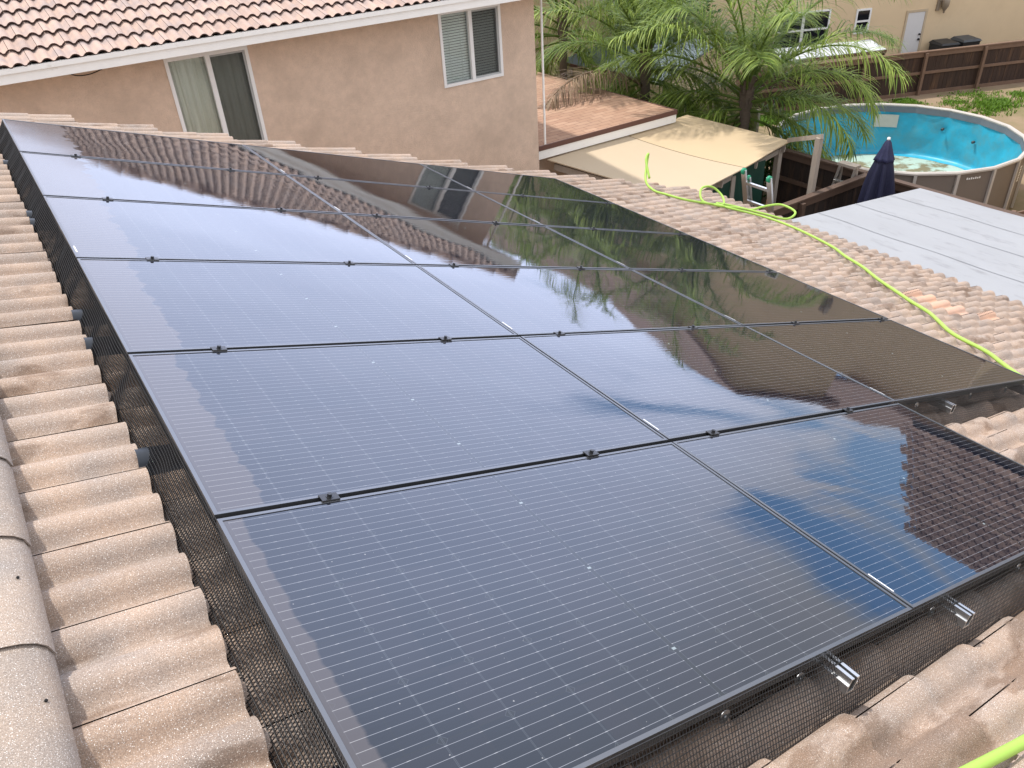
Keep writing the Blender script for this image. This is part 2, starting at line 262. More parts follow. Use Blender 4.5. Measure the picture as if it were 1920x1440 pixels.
def cell_mat():
    """half-cut mono cells under glass: busbars, cell gaps, corner chamfers, light dust, dried strip at the top edge"""
    m, nt, p = new_mat('solar_cells')
    tc = N(nt, 'ShaderNodeTexCoord'); s = N(nt, 'ShaderNodeSeparateXYZ'); L(nt, tc.outputs['Object'], s.inputs[0])
    x, y = s.outputs[0], s.outputs[1]
    oi = N(nt, 'ShaderNodeObjectInfo'); oc = N(nt, 'ShaderNodeSeparateColor'); L(nt, oi.outputs['Color'], oc.inputs[0])
    PX, PY, CW = 0.0845, 0.1685, 0.0281
    # x measured from the panel's middle gap, y from the long axis
    xm = M(nt, 'SUBTRACT', M(nt, 'ABSOLUTE', M(nt, 'SUBTRACT', x, 0.874)), 0.006)
    ym = M(nt, 'ADD', M(nt, 'SUBTRACT', y, 0.515), 3*PY)
    def dist(v, per): # distance to nearest multiple of per
        return M(nt, 'MULTIPLY', M(nt, 'PINGPONG', M(nt, 'DIVIDE', v, per), 0.5), per)
    dx = dist(xm, PX); dy = dist(ym, PY)
    inx = M(nt, 'MULTIPLY', M(nt, 'GREATER_THAN', xm, 0.0), M(nt, 'LESS_THAN', xm, PX*10)); iny = M(nt, 'MULTIPLY', M(nt, 'GREATER_THAN', ym, 0), M(nt, 'LESS_THAN', ym, PY*6))
    ins = M(nt, 'MULTIPLY', inx, iny)
    def lt(v, w, soft=0.0004):
        r = N(nt, 'ShaderNodeMapRange'); r.inputs[1].default_value = w+soft; r.inputs[2].default_value = w-soft; L(nt, v, r.inputs[0]); return r.outputs[0]
    gapx = lt(dx, 0.0009); gapy = lt(dy, 0.0011)
    dx2 = dist(xm, PX*2)                                            # chamfers only on the outer side of a half cell
    ch = lt(M(nt, 'ADD', dx2, dy), 0.0125); che = lt(M(nt, 'ABSOLUTE', M(nt, 'SUBTRACT', M(nt, 'ADD', dx2, dy), 0.0130)), 0.0006)
    gap = M(nt, 'MAXIMUM', M(nt, 'MAXIMUM', gapx, gapy), M(nt, 'MAXIMUM', ch, M(nt, 'SUBTRACT', 1.0, ins)))
    bus = M(nt, 'MULTIPLY', lt(dist(M(nt, 'SUBTRACT', ym, CW/2), CW), 0.00045, 0.00025), ins)
    busd = M(nt, 'MULTIPLY', M(nt, 'MULTIPLY', lt(dist(M(nt, 'SUBTRACT', ym, CW/2), CW), 0.0007, 0.0003), lt(dx, 0.0045, 0.001)), ins)
    mid = M(nt, 'MULTIPLY', lt(M(nt, 'ABSOLUTE', M(nt, 'SUBTRACT', x, 0.874)), 0.006), lt(dist(M(nt, 'SUBTRACT', ym, PY), PY*2), 0.004))
    ed = M(nt, 'MULTIPLY', M(nt, 'MAXIMUM', che, lt(M(nt, 'ABSOLUTE', M(nt, 'SUBTRACT', dx2, 0.0014)), 0.0005)), ins)
    n = N(nt, 'ShaderNodeTexNoise', i_Scale=2.2, i_Detail=2.0); L(nt, tc.outputs['Object'], n.inputs['Vector'])
    # thin-film tint differs cell to cell
    wn = N(nt, 'ShaderNodeTexWhiteNoise', noise_dimensions='3D'); cb = N(nt, 'ShaderNodeCombineXYZ')
    L(nt, M(nt, 'FLOOR', M(nt, 'DIVIDE', M(nt, 'SUBTRACT', x, 0.874), PX)), cb.inputs[0]); L(nt, M(nt, 'FLOOR', M(nt, 'DIVIDE', ym, PY)), cb.inputs[1]); L(nt, oi.outputs['Random'], cb.inputs[2]); L(nt, cb.outputs[0], wn.inputs[0])
    c1 = N(nt, 'ShaderNodeMix', data_type='RGBA'); L(nt, wn.outputs[0], c1.inputs[0]); c1.inputs[6].default_value = (0.006, 0.008, 0.014, 1); c1.inputs[7].default_value = (0.011, 0.011, 0.017, 1)
    def over(a, fac, col):
        k = N(nt, 'ShaderNodeMix', data_type='RGBA'); L(nt, fac, k.inputs[0]); L(nt, a, k.inputs[6]); k.inputs[7].default_value = rgb(col); return k.outputs[2]
    c = over(c1.outputs[2], gap, (0.010, 0.011, 0.013))
    c = over(c, M(nt, 'MULTIPLY', ed, 0.2), (0.20, 0.23, 0.28))
    c = over(c, M(nt, 'MULTIPLY', bus, 0.55), (0.46, 0.48, 0.53)); c = over(c, M(nt, 'MULTIPLY', busd, 0.3), (0.6, 0.61, 0.64)); c = over(c, M(nt, 'MULTIPLY', mid, 0.6), (0.35, 0.42, 0.44))
    # water-spot dust
    d1 = N(nt, 'ShaderNodeTexNoise', i_Scale=130.0, i_Detail=0.0); L(nt, tc.outputs['Object'], d1.inputs['Vector'])
    c = over(c, lt(M(nt, 'SUBTRACT', 1.0, d1.outputs[0]), 0.125, 0.01), (0.22, 0.22, 0.22))
    # dried strip
    mpd = N(nt, 'ShaderNodeMapping'); mpd.inputs['Scale'].default_value = (0.6, 9, 1); L(nt, tc.outputs['Object'], mpd.inputs[0])
    nd = N(nt, 'ShaderNodeTexNoise', i_Scale=1.0, i_Detail=7.0, i_Roughness=0.6); L(nt, mpd.outputs[0], nd.inputs['Vector'])
    edge = M(nt, 'ADD', oc.outputs[0], M(nt, 'MULTIPLY', M(nt, 'MULTIPLY', M(nt, 'SUBTRACT', nd.outputs[0], 0.5), 0.9), oc.outputs[0]))
    dry = lt(M(nt, 'SUBTRACT', x, edge), 0.0, 0.004)
    c = over(c, M(nt, 'MULTIPLY', dry, 0.6), (0.105, 0.092, 0.094))
    c = over(c, M(nt, 'MULTIPLY', bus, M(nt, 'MULTIPLY', dry, 0.5)), (0.5, 0.5, 0.5))
    L(nt, c, p.inputs['Base Color'])
    rr = M(nt, 'ADD', M(nt, 'MULTIPLY', dry, 0.09), 0.012); L(nt, rr, p.inputs['Roughness']); L(nt, M(nt, 'SUBTRACT', 0.5, M(nt, 'MULTIPLY', dry, 0.10)), p.inputs['Specular IOR Level'])
    p.inputs['IOR'].default_value = 1.72; p.inputs['Specular Tint'].default_value = (0.80, 0.90, 1.0, 1)
    # glass waviness and water ripples
    b1 = N(nt, 'ShaderNodeTexNoise', i_Scale=1.6, i_Detail=1.0); L(nt, tc.outputs['Object'], b1.inputs['Vector'])
    mp2 = N(nt, 'ShaderNodeMapping'); mp2.inputs['Scale'].default_value = (3.0, 16, 1); L(nt, tc.outputs['Object'], mp2.inputs[0])
    b2 = N(nt, 'ShaderNodeTexNoise', i_Scale=3.0, i_Detail=3.0, i_Roughness=0.6); L(nt, mp2.outputs[0], b2.inputs['Vector'])
    bp = N(nt, 'ShaderNodeBump', i_Strength=1.0, i_Distance=0.0018); L(nt, b1.outputs[0], bp.inputs['Height'])
    bp2 = N(nt, 'ShaderNodeBump', i_Strength=1.0, i_Distance=0.00008); L(nt, b2.outputs[0], bp2.inputs['Height']); L(nt, bp.outputs[0], bp2.inputs['Normal'])
    L(nt, bp2.outputs[0], p.inputs['Normal'])
    return m
MT['cells'] = cell_mat()
# ------------------------------------------------------------------ tiled roof generator
TW, TE = 0.296, 0.34
def prof(f):          # two barrels with flat pans, f in 0..1 over one tile
    g = (f*2) % 1.0
    if g < 0.70: return 0.041*math.sqrt(max(0.0, 1-((g-0.35)/0.353)**2))
    return 0.002
def tile_roof(mb, org, eu, ev, en, nu, nv, keep=lambda u, v: True, res=18, front=0, lift=0.037, skip=None, gap=0.004, sh=0.10):
    org = Vector(org); eu = Vector(eu); ev = Vector(ev); en = Vector(en)
    fr = []
    for k in range(res*2+1): fr.append(k/(res*2))
    for j in range(nv):
        for i in range(-1, nu):
            u0 = i*TW+(j % 2)*TW/2; v1 = (j+1)*TE; v0 = j*TE-0.05
            if not keep(u0+TW/2, v1-TE/2): continue
            if skip and skip(i, j): continue
            mb.cur = min(1, max(0, random.gauss(0.5, 0.28)))
            jv = random.uniform(-0.006, 0.006); jh = random.uniform(-0.002, 0.003)
            a = []; b = []; c = []
            for f in fr:
                u = u0+gap/2+f*(TW-gap); h = prof(f+sh)
                p = org+eu*u
                a.append(p+ev*v0+en*(h-0.004)); b.append(p+ev*(v1+jv)+en*(h+lift+jh)); c.append(p+ev*(v1+jv-0.004)+en*(h+lift+jh-0.017))
            n = len(fr)
            mb.mi = 0
            mb.add(a+b, [(k, k+1, n+k+1, n+k) for k in range(n-1)], True)
            mb.mi = front
            mb.add(b+c, [(k, k+1, n+k+1, n+k) for k in range(n-1)], False)
    mb.mi = 0
# =================================================================== GROUND
GZ = -5.8
mb = MB(); mb.quad((-300, -300, GZ), (300, -300, GZ), (300, 300, GZ), (-300, 300, GZ)); tag(mb.build('ground', MT['dirt']), kind='structure')
mb = MB(); mb.quad((7.9, 0.9, GZ+0.004), (13.4, 0.9, GZ+0.004), (13.4, 9, GZ+0.004), (7.9, 9, GZ+0.004)); tag(mb.build('gravel_yard', MT['gravel']), kind='structure')
# =================================================================== NEAR HOUSE (under the panels)
S0 = -0.405; YR = 0.84; NB = -0.188
house = tag(empty('tiled_house', (4, -4, GZ)), 'single-storey house with beige barrel-tile roof carrying the solar panels', 'house')
house.location = (0, 0, 0)
mb = MB()
vents = {(12, 21): 'v', (13, 21): 'c', (13, 20): 'c'}
tile_roof(mb, RP(S0, YR, NB), (0, -1, 0), RP(1, 0)-RP(0, 0), RP(0, 0, 1), 34, 28, res=9)
mb.build('roof_tiles', MT['tile'], house, tone=True)
mb = MB(); mb.quad(RP(-0.7, YR-0.01, NB-0.01), RP(-0.7, -9.2, NB-0.01), RP(9.1, -9.2, NB-0.01), RP(9.1, YR-0.01, NB-0.01)); mb.build('roof_felt', MT['underlay'], house)
# far slope of the same roof
RS = -0.645
def RQ(s, y, n=0.0):
    a = RP(RS, 0, 0); return Vector((2*a.x-(s*cos(AL)+n*sin(AL)), y, -s*sin(AL)+n*cos(AL)))
mb = MB(); tile_roof(mb, RQ(S0, -9.2, NB), (0, 1, 0), RQ(1, 0)-RQ(0, 0), RQ(0, 0, 1)-RQ(0, 0), 34, 20, res=5)
mb.build('roof_tiles', MT['tile'], house, tone=True)
# ridge caps
mb = MB()
for k in range(26):
    y0 = YR+0.02-k*0.395; mb.cur = random.random(); tilt = 0.004
    vs = []
    for t, yy in ((0, y0), (1, y0-0.43)):
        for q in range(15):
            a = pi*(q/14); r = 0.150+tilt*t
            vs.append(Vector((RP(RS, 0).x+r*cos(a)*1.32, yy, RP(RS, 0, NB).z-0.004+r*sin(a)**0.8*0.62+0.006*t)))
    rim = [v+Vector((0, 0.003, 0))+(Vector((RP(RS, 0).x, v.y, RP(RS, 0, NB).z))-v).normalized()*0.005 for v in vs[15:]]
    mb.add(vs, [(q, q+1, 16+q, 15+q) for q in range(14)], True)
    mb.add(vs[15:]+rim, [(q, q+1, 16+q, 15+q) for q in range(14)], False)
mb.build('ridge_cap', MT['cap'], house, tone=True)
# nails on caps
for k in range(20):
    y0 = YR+0.02-k*0.395-0.2; a = R(30+random.uniform(-8, 8)); r = 0.153
    c = Vector((RP(RS, 0).x+r*cos(a)*1.32, y0, RP(RS, 0, NB).z+0.0+r*sin(a)**0.8*0.62)); mb = MB()
    mb.tube([c-Vector((cos(a)*0.6, 0, sin(a)))*0.003, c+Vector((cos(a)*0.6, 0, sin(a)))*0.002], 0.0034, 7); mb.build('nail', MT['dark'], house)
mb = MB(); ex = RP(9.0, 0, NB)
mb.box((ex.x-0.02, YR-0.05, ex.z-0.26), (ex.x+0.02, -9.3, ex.z-0.02)); mb.build('fascia', MT['white'], house)
mb = MB(); e0 = RP(-0.56, 0, NB-0.02); e1 = RP(8.9, 0, NB-0.02); wx = -9.4
mb.hexa([(e0.x, YR-0.1, e0.z-0.03), (e1.x-0.3, YR-0.1, e1.z+0.07), (e1.x-0.3, YR-0.1, GZ), (e0.x-8, YR-0.1, GZ), (e0.x-8, YR-0.1, e0.z-2.7)], [(e0.x, -9.2, e0.z-0.03), (e1.x-0.3, -9.2, e1.z+0.07), (e1.x-0.3, -9.2, GZ), (e0.x-8, -9.2, GZ), (e0.x-8, -9.2, e0.z-2.7)])
mb.build('wall', MT['stucco'], house)
# replaced clay tiles and two vent tiles
def patch_tile(s, y, mat, name, holes=False, lift=0.012):
    mb = MB(); mb.cur = random.random(); a = []; b = []; c = []
    for k in range(19):
        f = k/18*0.5; h = prof(min(f, 0.4999)); u = y+TW*0.25-f*TW
        a.append(RP(s, u, NB+h+0.014)); b.append(RP(s+0.34, u, NB+h+0.044+lift)); c.append(RP(s+0.338, u, NB+h+0.016))
    mb.add(a+b, [(k, k+1, 20+k, 19+k) for k in range(18)], True); mb.add(b+c, [(k, k+1, 20+k, 19+k) for k in range(18)])
    o = mb.build(name, mat, house, tone=True)
    if holes:
        mh = MB()
        for r_ in range(2):
            for q in range(9):
                f = 0.17+0.1*r_; ss = s+0.05+q*0.03; u = y+TW*0.25-f*TW*1.0; h = prof(f*1.0)
                p = RP(ss, u, NB+h+0.016+0.042*(ss-s)/0.34+lift*(ss-s)/0.34+0.001)
                mh.tube([p, p+RP(0, 0, 0.003)], 0.0065, 6)
        mh.build('vent_hole', MT['dark'], o)
    return o
ty = lambda n: YR-TW*0.25+TW*0.085-n*TW/2                   # barrel crest row n (from the rake)
for (s, n, k) in ((7.20, 28, 1), (7.14, 29, 0), (7.14, 30, 0), (7.14, 31, 0), (7.48, 32, 1)):
    s_ = S0+TE*round((s-S0)/TE)
    o = patch_tile(s_, ty(n), MT['clay'], 'vent_tile' if k else 'clay_roof_tile', bool(k))
    o['label'] = 'perforated orange vent tile' if k else 'orange replacement tile'
# =================================================================== SOLAR PANELS
PL, PW, CP, RW = 1.748, 1.030, 1.753, 1.05
def make_panel():
    root = empty('solar_panel')
    mb = MB(); w = 0.011; t = 0.0022; d = 0.034
    for (a, b) in (((0, 0), (PL, w)), ((0, PW-w), (PL, PW)), ((0, w), (w, PW-w)), ((PL-w, w), (PL, PW-w))):
        mb.box((a[0], a[1], -d), (b[0], b[1], t))
    mb.build('frame', MT['frame'], root)
    mb = MB(); mb.quad((w, w, 0), (PL-w, w, 0), (PL-w, PW-w, 0), (w, PW-w, 0)); mb.build('cell_glass', MT['cells'], root)
    mb = MB(); mb.quad((w, w, -0.006), (w, PW-w, -0.006), (PL-w, PW-w, -0.006), (PL-w, w, -0.006)); mb.build('backsheet', MT['dark'], root)
    mb = MB(); mb.box((0.0115, 0.075, 0.0004), (0.018, 0.165, 0.0012)); mb.build('label_sticker', MT['sticker'], root)
    return root
rowname = ['far row beside the stucco wall', 'second row from the stucco wall', 'third row from the stucco wall', 'third row from the front end', 'second row from the front end', 'front row nearest the viewer']
colname = ['ridge-side', 'middle', 'eave-side']
dust = {0: 0.36, 1: 0.32, 2: 0.27, 3: 0.20, 4: 0.145, 5: 0.06}
proto = None
for c in range(3):
    for r in range(6 if c < 2 else 5):
        if proto is None: proto = make_panel(); o = proto
        else: o = copy_tree(proto)
        o.location = RP(c*CP+0.003, -(r+1)*RW+0.010, 0)
        o.rotation_euler = (random.gauss(0, 0.0009), AL+random.gauss(0, 0.0009), 0)
        tag(o, 'black %s solar panel in the %s' % (colname[c], rowname[r]), 'solar panel', 'solar panels on the tiled roof')
        for ch in list(o.children):
            if c == 0 and r != 2 and ch.name.startswith('label_sticker') and o is not proto: bpy.data.objects.remove(ch); continue
            if ch.name.startswith('cell_glass'): ch.color = (dust[r] if c == 0 else 0.0, 0, 0, 1)
for ch in list(proto.children):
    if ch.name.startswith('label_sticker'): bpy.data.objects.remove(ch)
# rails with clamps
rails = [(0.32, 0, 6.33, 'silver mounting rail under the ridge-side panels, nearest the ridge'), (1.33, 0, 6.372, 'silver mounting rail under the ridge-side panels, its square end sticking out in front'),
         (2.01, 1, 6.372, 'silver mounting rail under the middle panels with its square end sticking out in front'), (3.03, 1, 6.33, 'silver mounting rail under the middle panels, next to the eave-side panels'),
         (4.05, 2, 5.32, 'silver mounting rail under the eave-side panels, stub end over the roof step'), (5.14, 2, 5.29, 'silver mounting rail under the eave-side panels, closest to the eave')]
def prism_s(mb, pts, s0, ya, yb):        # profile pts in (s, n), extruded along y
    mb.hexa([RP(s0+a, ya, b) for a, b in pts], [RP(s0+a, yb, b) for a, b in pts])
for s, c, yend, lab in rails:
    root = tag(empty('mounting_rail', RP(s, -yend/2, -0.06)), lab, 'mounting rail', 'mounting rails under the solar panels')
    root.location = (0, 0, 0)
    mb = MB(); w = 0.019
    for (a0, a1, b0, b1) in ((-w, -w+0.004, -0.088, -0.036), (w-0.004, w, -0.088, -0.036), (-w+0.004, w-0.004, -0.088, -0.083), (-w+0.004, -0.006, -0.040, -0.036), (0.006, w-0.004, -0.040, -0.036), (-w-0.006, -w, -0.064, -0.058), (w, w+0.006, -0.064, -0.058)):
        prism_s(mb, [(a0, b0), (a1, b0), (a1, b1), (a0, b1)], s, -0.02, -yend)
    mb.build('rail_channel', MT['alu'], root)
    mb = MB(); prism_s(mb, [(-w+0.004, -0.083), (w-0.004, -0.083), (w-0.004, -0.041), (-w+0.004, -0.041)], s, -0.1, -yend+0.004); mb.build('rail_core', MT['dark'], root)
    for r in range(1, 6 if c < 2 else 5):
        y = -r*RW
        mb = MB()
        mb.hexa([RP(s-0.027, y-0.017, 0.0025), RP(s+0.027, y-0.017, 0.0025), RP(s+0.027, y+0.017, 0.0025), RP(s-0.027, y+0.017, 0.0025)], [RP(s-0.027, y-0.016, 0.0065), RP(s+0.027, y-0.016, 0.0065), RP(s+0.027, y+0.016, 0.0065), RP(s-0.027, y+0.016, 0.0065)])
        mb.hexa([RP(s-0.02, y-0.006, -0.04), RP(s+0.02, y-0.006, -0.04), RP(s+0.02, y+0.006, -0.04), RP(s-0.02, y+0.006, -0.04)], [RP(s-0.02, y-0.006, 0.002), RP(s+0.02, y-0.006, 0.002), RP(s+0.02, y+0.006, 0.002), RP(s-0.02, y+0.006, 0.002)])
        cl = mb.build('mid_clamp', MT['alu'] if r == 99 else MT['blackmetal'], root)
        mb = MB(); mb.tube([RP(s, y, 0.0066), RP(s, y, 0.0075)], 0.0105, 14, smooth=False); mb.tube([RP(s, y, 0.0075), RP(s, y, 0.017)], 0.0075, 6, smooth=False); mb.build('clamp_bolt', MT['blackmetal'], cl)
    mb = MB()
    for y in [-0.6-1.2*k for k in range(5)]:
        if y > -yend: prism_s(mb, [(-0.02, -0.20), (0.02, -0.20), (0.012, -0.09), (-0.012, -0.09)], s, y, y-0.04)
    mb.build('standoff', MT['alu'], root)
# =================================================================== WIRE MESH SKIRTS
def wire_sheet(mb, P, nu, nv, r=0.0008, du=1, dv=1):
    """P(i,j)->Vector over a grid; thin three-sided wires along both directions"""
    def wire(pts):
        x = None; vs = []
        for i, p in enumerate(pts):
            d = (pts[min(i+1, len(pts)-1)]-pts[max(i-1, 0)]).normalized()
            if x is None: x = d.orthogonal().normalized()
            x = (x-d*x.dot(d)).normalized(); y = d.cross(x)
            for k in range(3):
                a = 2*pi*k/3; vs.append(p+(x*cos(a)+y*sin(a))*r)
        mb.add(vs, [(i*3+k, i*3+(k+1) % 3, i*3+3+(k+1) % 3, i*3+3+k) for i in range(len(pts)-1) for k in range(3)], True)
    for i in range(0, nu+1): wire([P(i, j) for j in range(0, nv+1, dv)])
    for j in range(0, nv+1): wire([P(i, j) for i in range(0, nu+1, du)])
from mathutils import noise as NZ
def clip_disc(root, c, n, r=0.019):
    mb = MB(); n = Vector(n).normalized(); mb.tube([c, c+n*0.0012], r, 18, smooth=False); mb.tube([c+n*0.0012, c+n*0.004], 0.005, 8); return mb.build('clip_disc', MT['frame'], root)
CELL = 0.0108
# ridge-side skirt
root = tag(empty('wire_mesh_skirt'), 'black wire mesh closing the gap under the ridge-side edge of the panels', 'wire mesh', 'pest guard mesh round the solar panels')
nu = int(6.36/CELL); nv = 15
def PA(i, j):
    y = -0.01-i*CELL; t = j/nv; w = NZ.noise(Vector((y*2.3, 0, 1.3)))*0.018+NZ.noise(Vector((y*7, 3, 0)))*0.006
    s = 0.004-0.075*t*t-0.01*sin(t*pi)+w*sin(t*pi)*1.3+w*t*0.6; n = -0.004-0.165*t+abs(w)*0.4*t
    return RP(s, y, n)
mb = MB(); wire_sheet(mb, PA, nu, nv, 0.0017, 2, 1); mb.build('mesh_wires', MT['wire'], root)
# front skirt
root = tag(empty('wire_mesh_skirt'), 'black wire mesh hanging from the front edge of the nearest panel row', 'wire mesh', 'pest guard mesh round the solar panels')
nu = int(3.52/CELL)
def PB(i, j):
    s = 0.0+i*CELL; t = j/nv; b = prof(0.0); w = NZ.noise(Vector((s*3.1, 0, 7.7)))*0.02
    y = -6.296-0.10*t**1.4-0.012*sin(t*pi)+w*sin(t*pi)-w*t*0.4; n = -0.002-0.158*t
    return RP(s, y, n)
mb = MB(); wire_sheet(mb, PB, nu, nv, 0.0012, 2, 1); mb.build('mesh_wires', MT['wire'], root)
for s in (0.42, 0.86, 1.16, 1.86, 2.5, 3.1): clip_disc(root, RP(s, -6.308, -0.032), RP(0, -1, 0.15))
# roof step: side skirt of the front middle panel and front skirt of the eave-side column
root = tag(empty('wire_mesh_skirt'), 'black wire mesh under the front edge of the eave-side panels at the step', 'wire mesh', 'pest guard mesh round the solar panels')
nu = int(1.78/CELL)
def PC(i, j):
    s = 3.52+i*CELL; t = j/nv; w = NZ.noise(Vector((s*3.1, 2, 3.7)))*0.02
    return RP(s, -5.246-0.10*t+w*sin(t*pi), -0.002-0.158*t)
mb = MB(); wire_sheet(mb, PC, nu, nv, 0.0012, 2, 1); mb.build('mesh_wires', MT['wire'], root)
for s in (3.72, 4.36, 4.85): clip_disc(root, RP(s, -5.262, -0.036), RP(0, -1, 0.15))
root = tag(empty('wire_mesh_skirt'), 'short black wire mesh down the eave side of the nearest middle panel', 'wire mesh', 'pest guard mesh round the solar panels')
nu = int(1.06/CELL)
def PD(i, j):
    y = -5.25-i*CELL; t = j/nv; w = NZ.noise(Vector((y*3.1, 5, 3.7)))*0.02
    return RP(3.502+0.09*t+w*sin(t*pi), y, 0.0-0.158*t)
mb = MB(); wire_sheet(mb, PD, nu, nv, 0.0012, 2, 1); mb.build('mesh_wires', MT['wire'], root)
root = tag(empty('wire_mesh_skirt'), 'black wire mesh along the eave-side edge of the panel array, beside the hose', 'wire mesh', 'pest guard mesh round the solar panels')
nu = int(5.26/CELL)
def PE(i, j):
    y = -0.0-i*CELL; t = j/nv; w = NZ.noise(Vector((y*3.1, 5, 9.7)))*0.02
    return RP(5.258+0.05*t+w*sin(t*pi), y, -0.003-0.158*t)
mb = MB(); wire_sheet(mb, PE, nu, nv, 0.0012, 2, 1); mb.build('mesh_wires', MT['wire'], root)
# dark flashing sheets wrapped over the barrels at the ridge-side edge
for q, (n, lab) in enumerate(((11.1, 'far'), (18.9, 'mid'), (19.9, 'mid'), (28.9, 'mid'), (30.9, 'mid'), (37.0, 'mid'), (46.2, 'near'))):
    mb = MB(); a = []; b = []; y0 = YR-n*TW/2; k0 = 24
    for k in range(k0+1):
        u = (n*TW/2+k/k0*TW/2); f = (u/TW) % 1.0; y = YR-u
        a.append(RP(-0.072, y, NB+prof(f)+0.036)); b.append(RP(0.25, y, NB+prof(f)+0.044))
    mb.add(a+b, [(k, k+1, k0+2+k, k0+1+k) for k in range(k0)], True)
    mb.build('roof_flashing', MT['flash'], house)
# =================================================================== HOSE
def spline(pts, sub=8):
    pts = [Vector(p) for p in pts]; out = []
    P = [pts[0]]+pts+[pts[-1]]
    for i in range(1, len(P)-2):
        for k in range(sub):
            t = k/sub; a, b, c, d = P[i-1], P[i], P[i+1], P[i+2]
            out.append(0.5*((2*b)+(c-a)*t+(2*a-5*b+4*c-d)*t*t+(3*b-a-3*c+d)*t**3))
    out.append(pts[-1]); return out
HN = -0.095
hx = lambda x, y, n=HN: RP(x/cos(AL), y, n)
pts = [hx(7.02, 0.62, 0.02), hx(7.05, 0.80, 0.22), hx(7.12, 0.86, 0.30), hx(7.10, 0.82, 0.18), hx(6.97, 0.62, -0.02), hx(6.95, 0.42), hx(7.0, 0.22), hx(7.10, 0.02), hx(7.3, -0.07), hx(7.55, -0.11), hx(7.8, -0.05),
       hx(7.95, 0.14, -0.02), hx(7.86, 0.28, 0.06), hx(7.6, 0.22, 0.03), hx(7.48, 0.03), hx(7.6, -0.18), hx(7.9, -0.20), hx(8.15, -0.24), hx(8.4, -0.22, -0.04), hx(8.62, -0.32, 0.03), hx(8.62, -0.58, 0.0), hx(8.42, -0.62), hx(8.2, -0.42),
       hx(7.95, -0.12), hx(7.7, -0.02), hx(7.68, -0.25), hx(7.98, -0.60), hx(7.98, -1.1), hx(7.66, -1.86), hx(7.36, -2.26), hx(7.12, -2.64), hx(6.80, -3.02), hx(6.56, -3.36), hx(6.37, -3.63), hx(6.22, -3.88), hx(6.05, -4.06), hx(5.78, -4.34), hx(5.66, -4.66), hx(5.5, -4.86), hx(5.32, -5.1), hx(5.2, -5.45), hx(4.6, -6.0), hx(3.6, -6.5),
       hx(2.9, -6.70), hx(2.2, -6.735), hx(1.80, -6.712), hx(1.566, -6.693), hx(1.332, -6.669), hx(1.0, -6.635), hx(0.6, -6.65), hx(0.1, -6.9)]
mb = MB(); mb.tube(spline(pts, 7), 0.0155, 8)
tag(mb.build('garden_hose', MT['hose']), 'lime green hose coiled by the eave and trailing across the roof tiles', 'hose')
# =================================================================== NEIGHBOUR HOUSE (pink stucco)
YW = 4.4; nb = tag(empty('stucco_house'), 'two-storey pinkish stucco house with tiled hip roof and two sliding windows', 'house')
XR = 7.895; XL = -9.0; EZ = -0.30; TOPW = -0.28
wins = [(2.075, 3.17, -1.86, -0.525), (6.115, 7.235, -1.60, -0.505)]
mb = MB()
def wall_holes(mb, x0, x1, z0, z1, y, holes, depth=0.2):
    xs = sorted({x0, x1} | {h[0] for h in holes} | {h[1] for h in holes}); zs = sorted({z0, z1} | {h[2] for h in holes} | {h[3] for h in holes})
    for i in range(len(xs)-1):
        for j in range(len(zs)-1):
            cx_, cz_ = (xs[i]+xs[i+1])/2, (zs[j]+zs[j+1])/2
            if any(h[0] < cx_ < h[1] and h[2] < cz_ < h[3] for h in holes): continue
            mb.quad((xs[i], y, zs[j]), (xs[i+1], y, zs[j]), (xs[i+1], y, zs[j+1]), (xs[i], y, zs[j+1]))
    for h in holes:
        a, b, c, d = h
        mb.quad((a, y, c), (a, y, d), (a, y+depth, d), (a, y+depth, c)); mb.quad((b, y, d), (b, y, c), (b, y+depth, c), (b, y+depth, d))
        mb.quad((a, y, d), (b, y, d), (b, y+depth, d), (a, y+depth, d)); mb.quad((b, y, c), (a, y, c), (a, y+depth, c), (b, y+depth, c))
wall_holes(mb, XL, XR, GZ, TOPW, YW, wins)
mb.quad((XR, YW, GZ), (XR, YW+9.5, GZ), (XR, YW+9.5, TOPW), (XR, YW, TOPW)); mb.quad((XL, YW+9.5, GZ), (XL, YW, GZ), (XL, YW, TOPW), (XL, YW+9.5, TOPW)); mb.quad((XR, YW+9.5, GZ), (XL, YW+9.5, GZ), (XL, YW+9.5, TOPW), (XR, YW+9.5, TOPW))
mb.build('wall', MT['stucco'], nb)
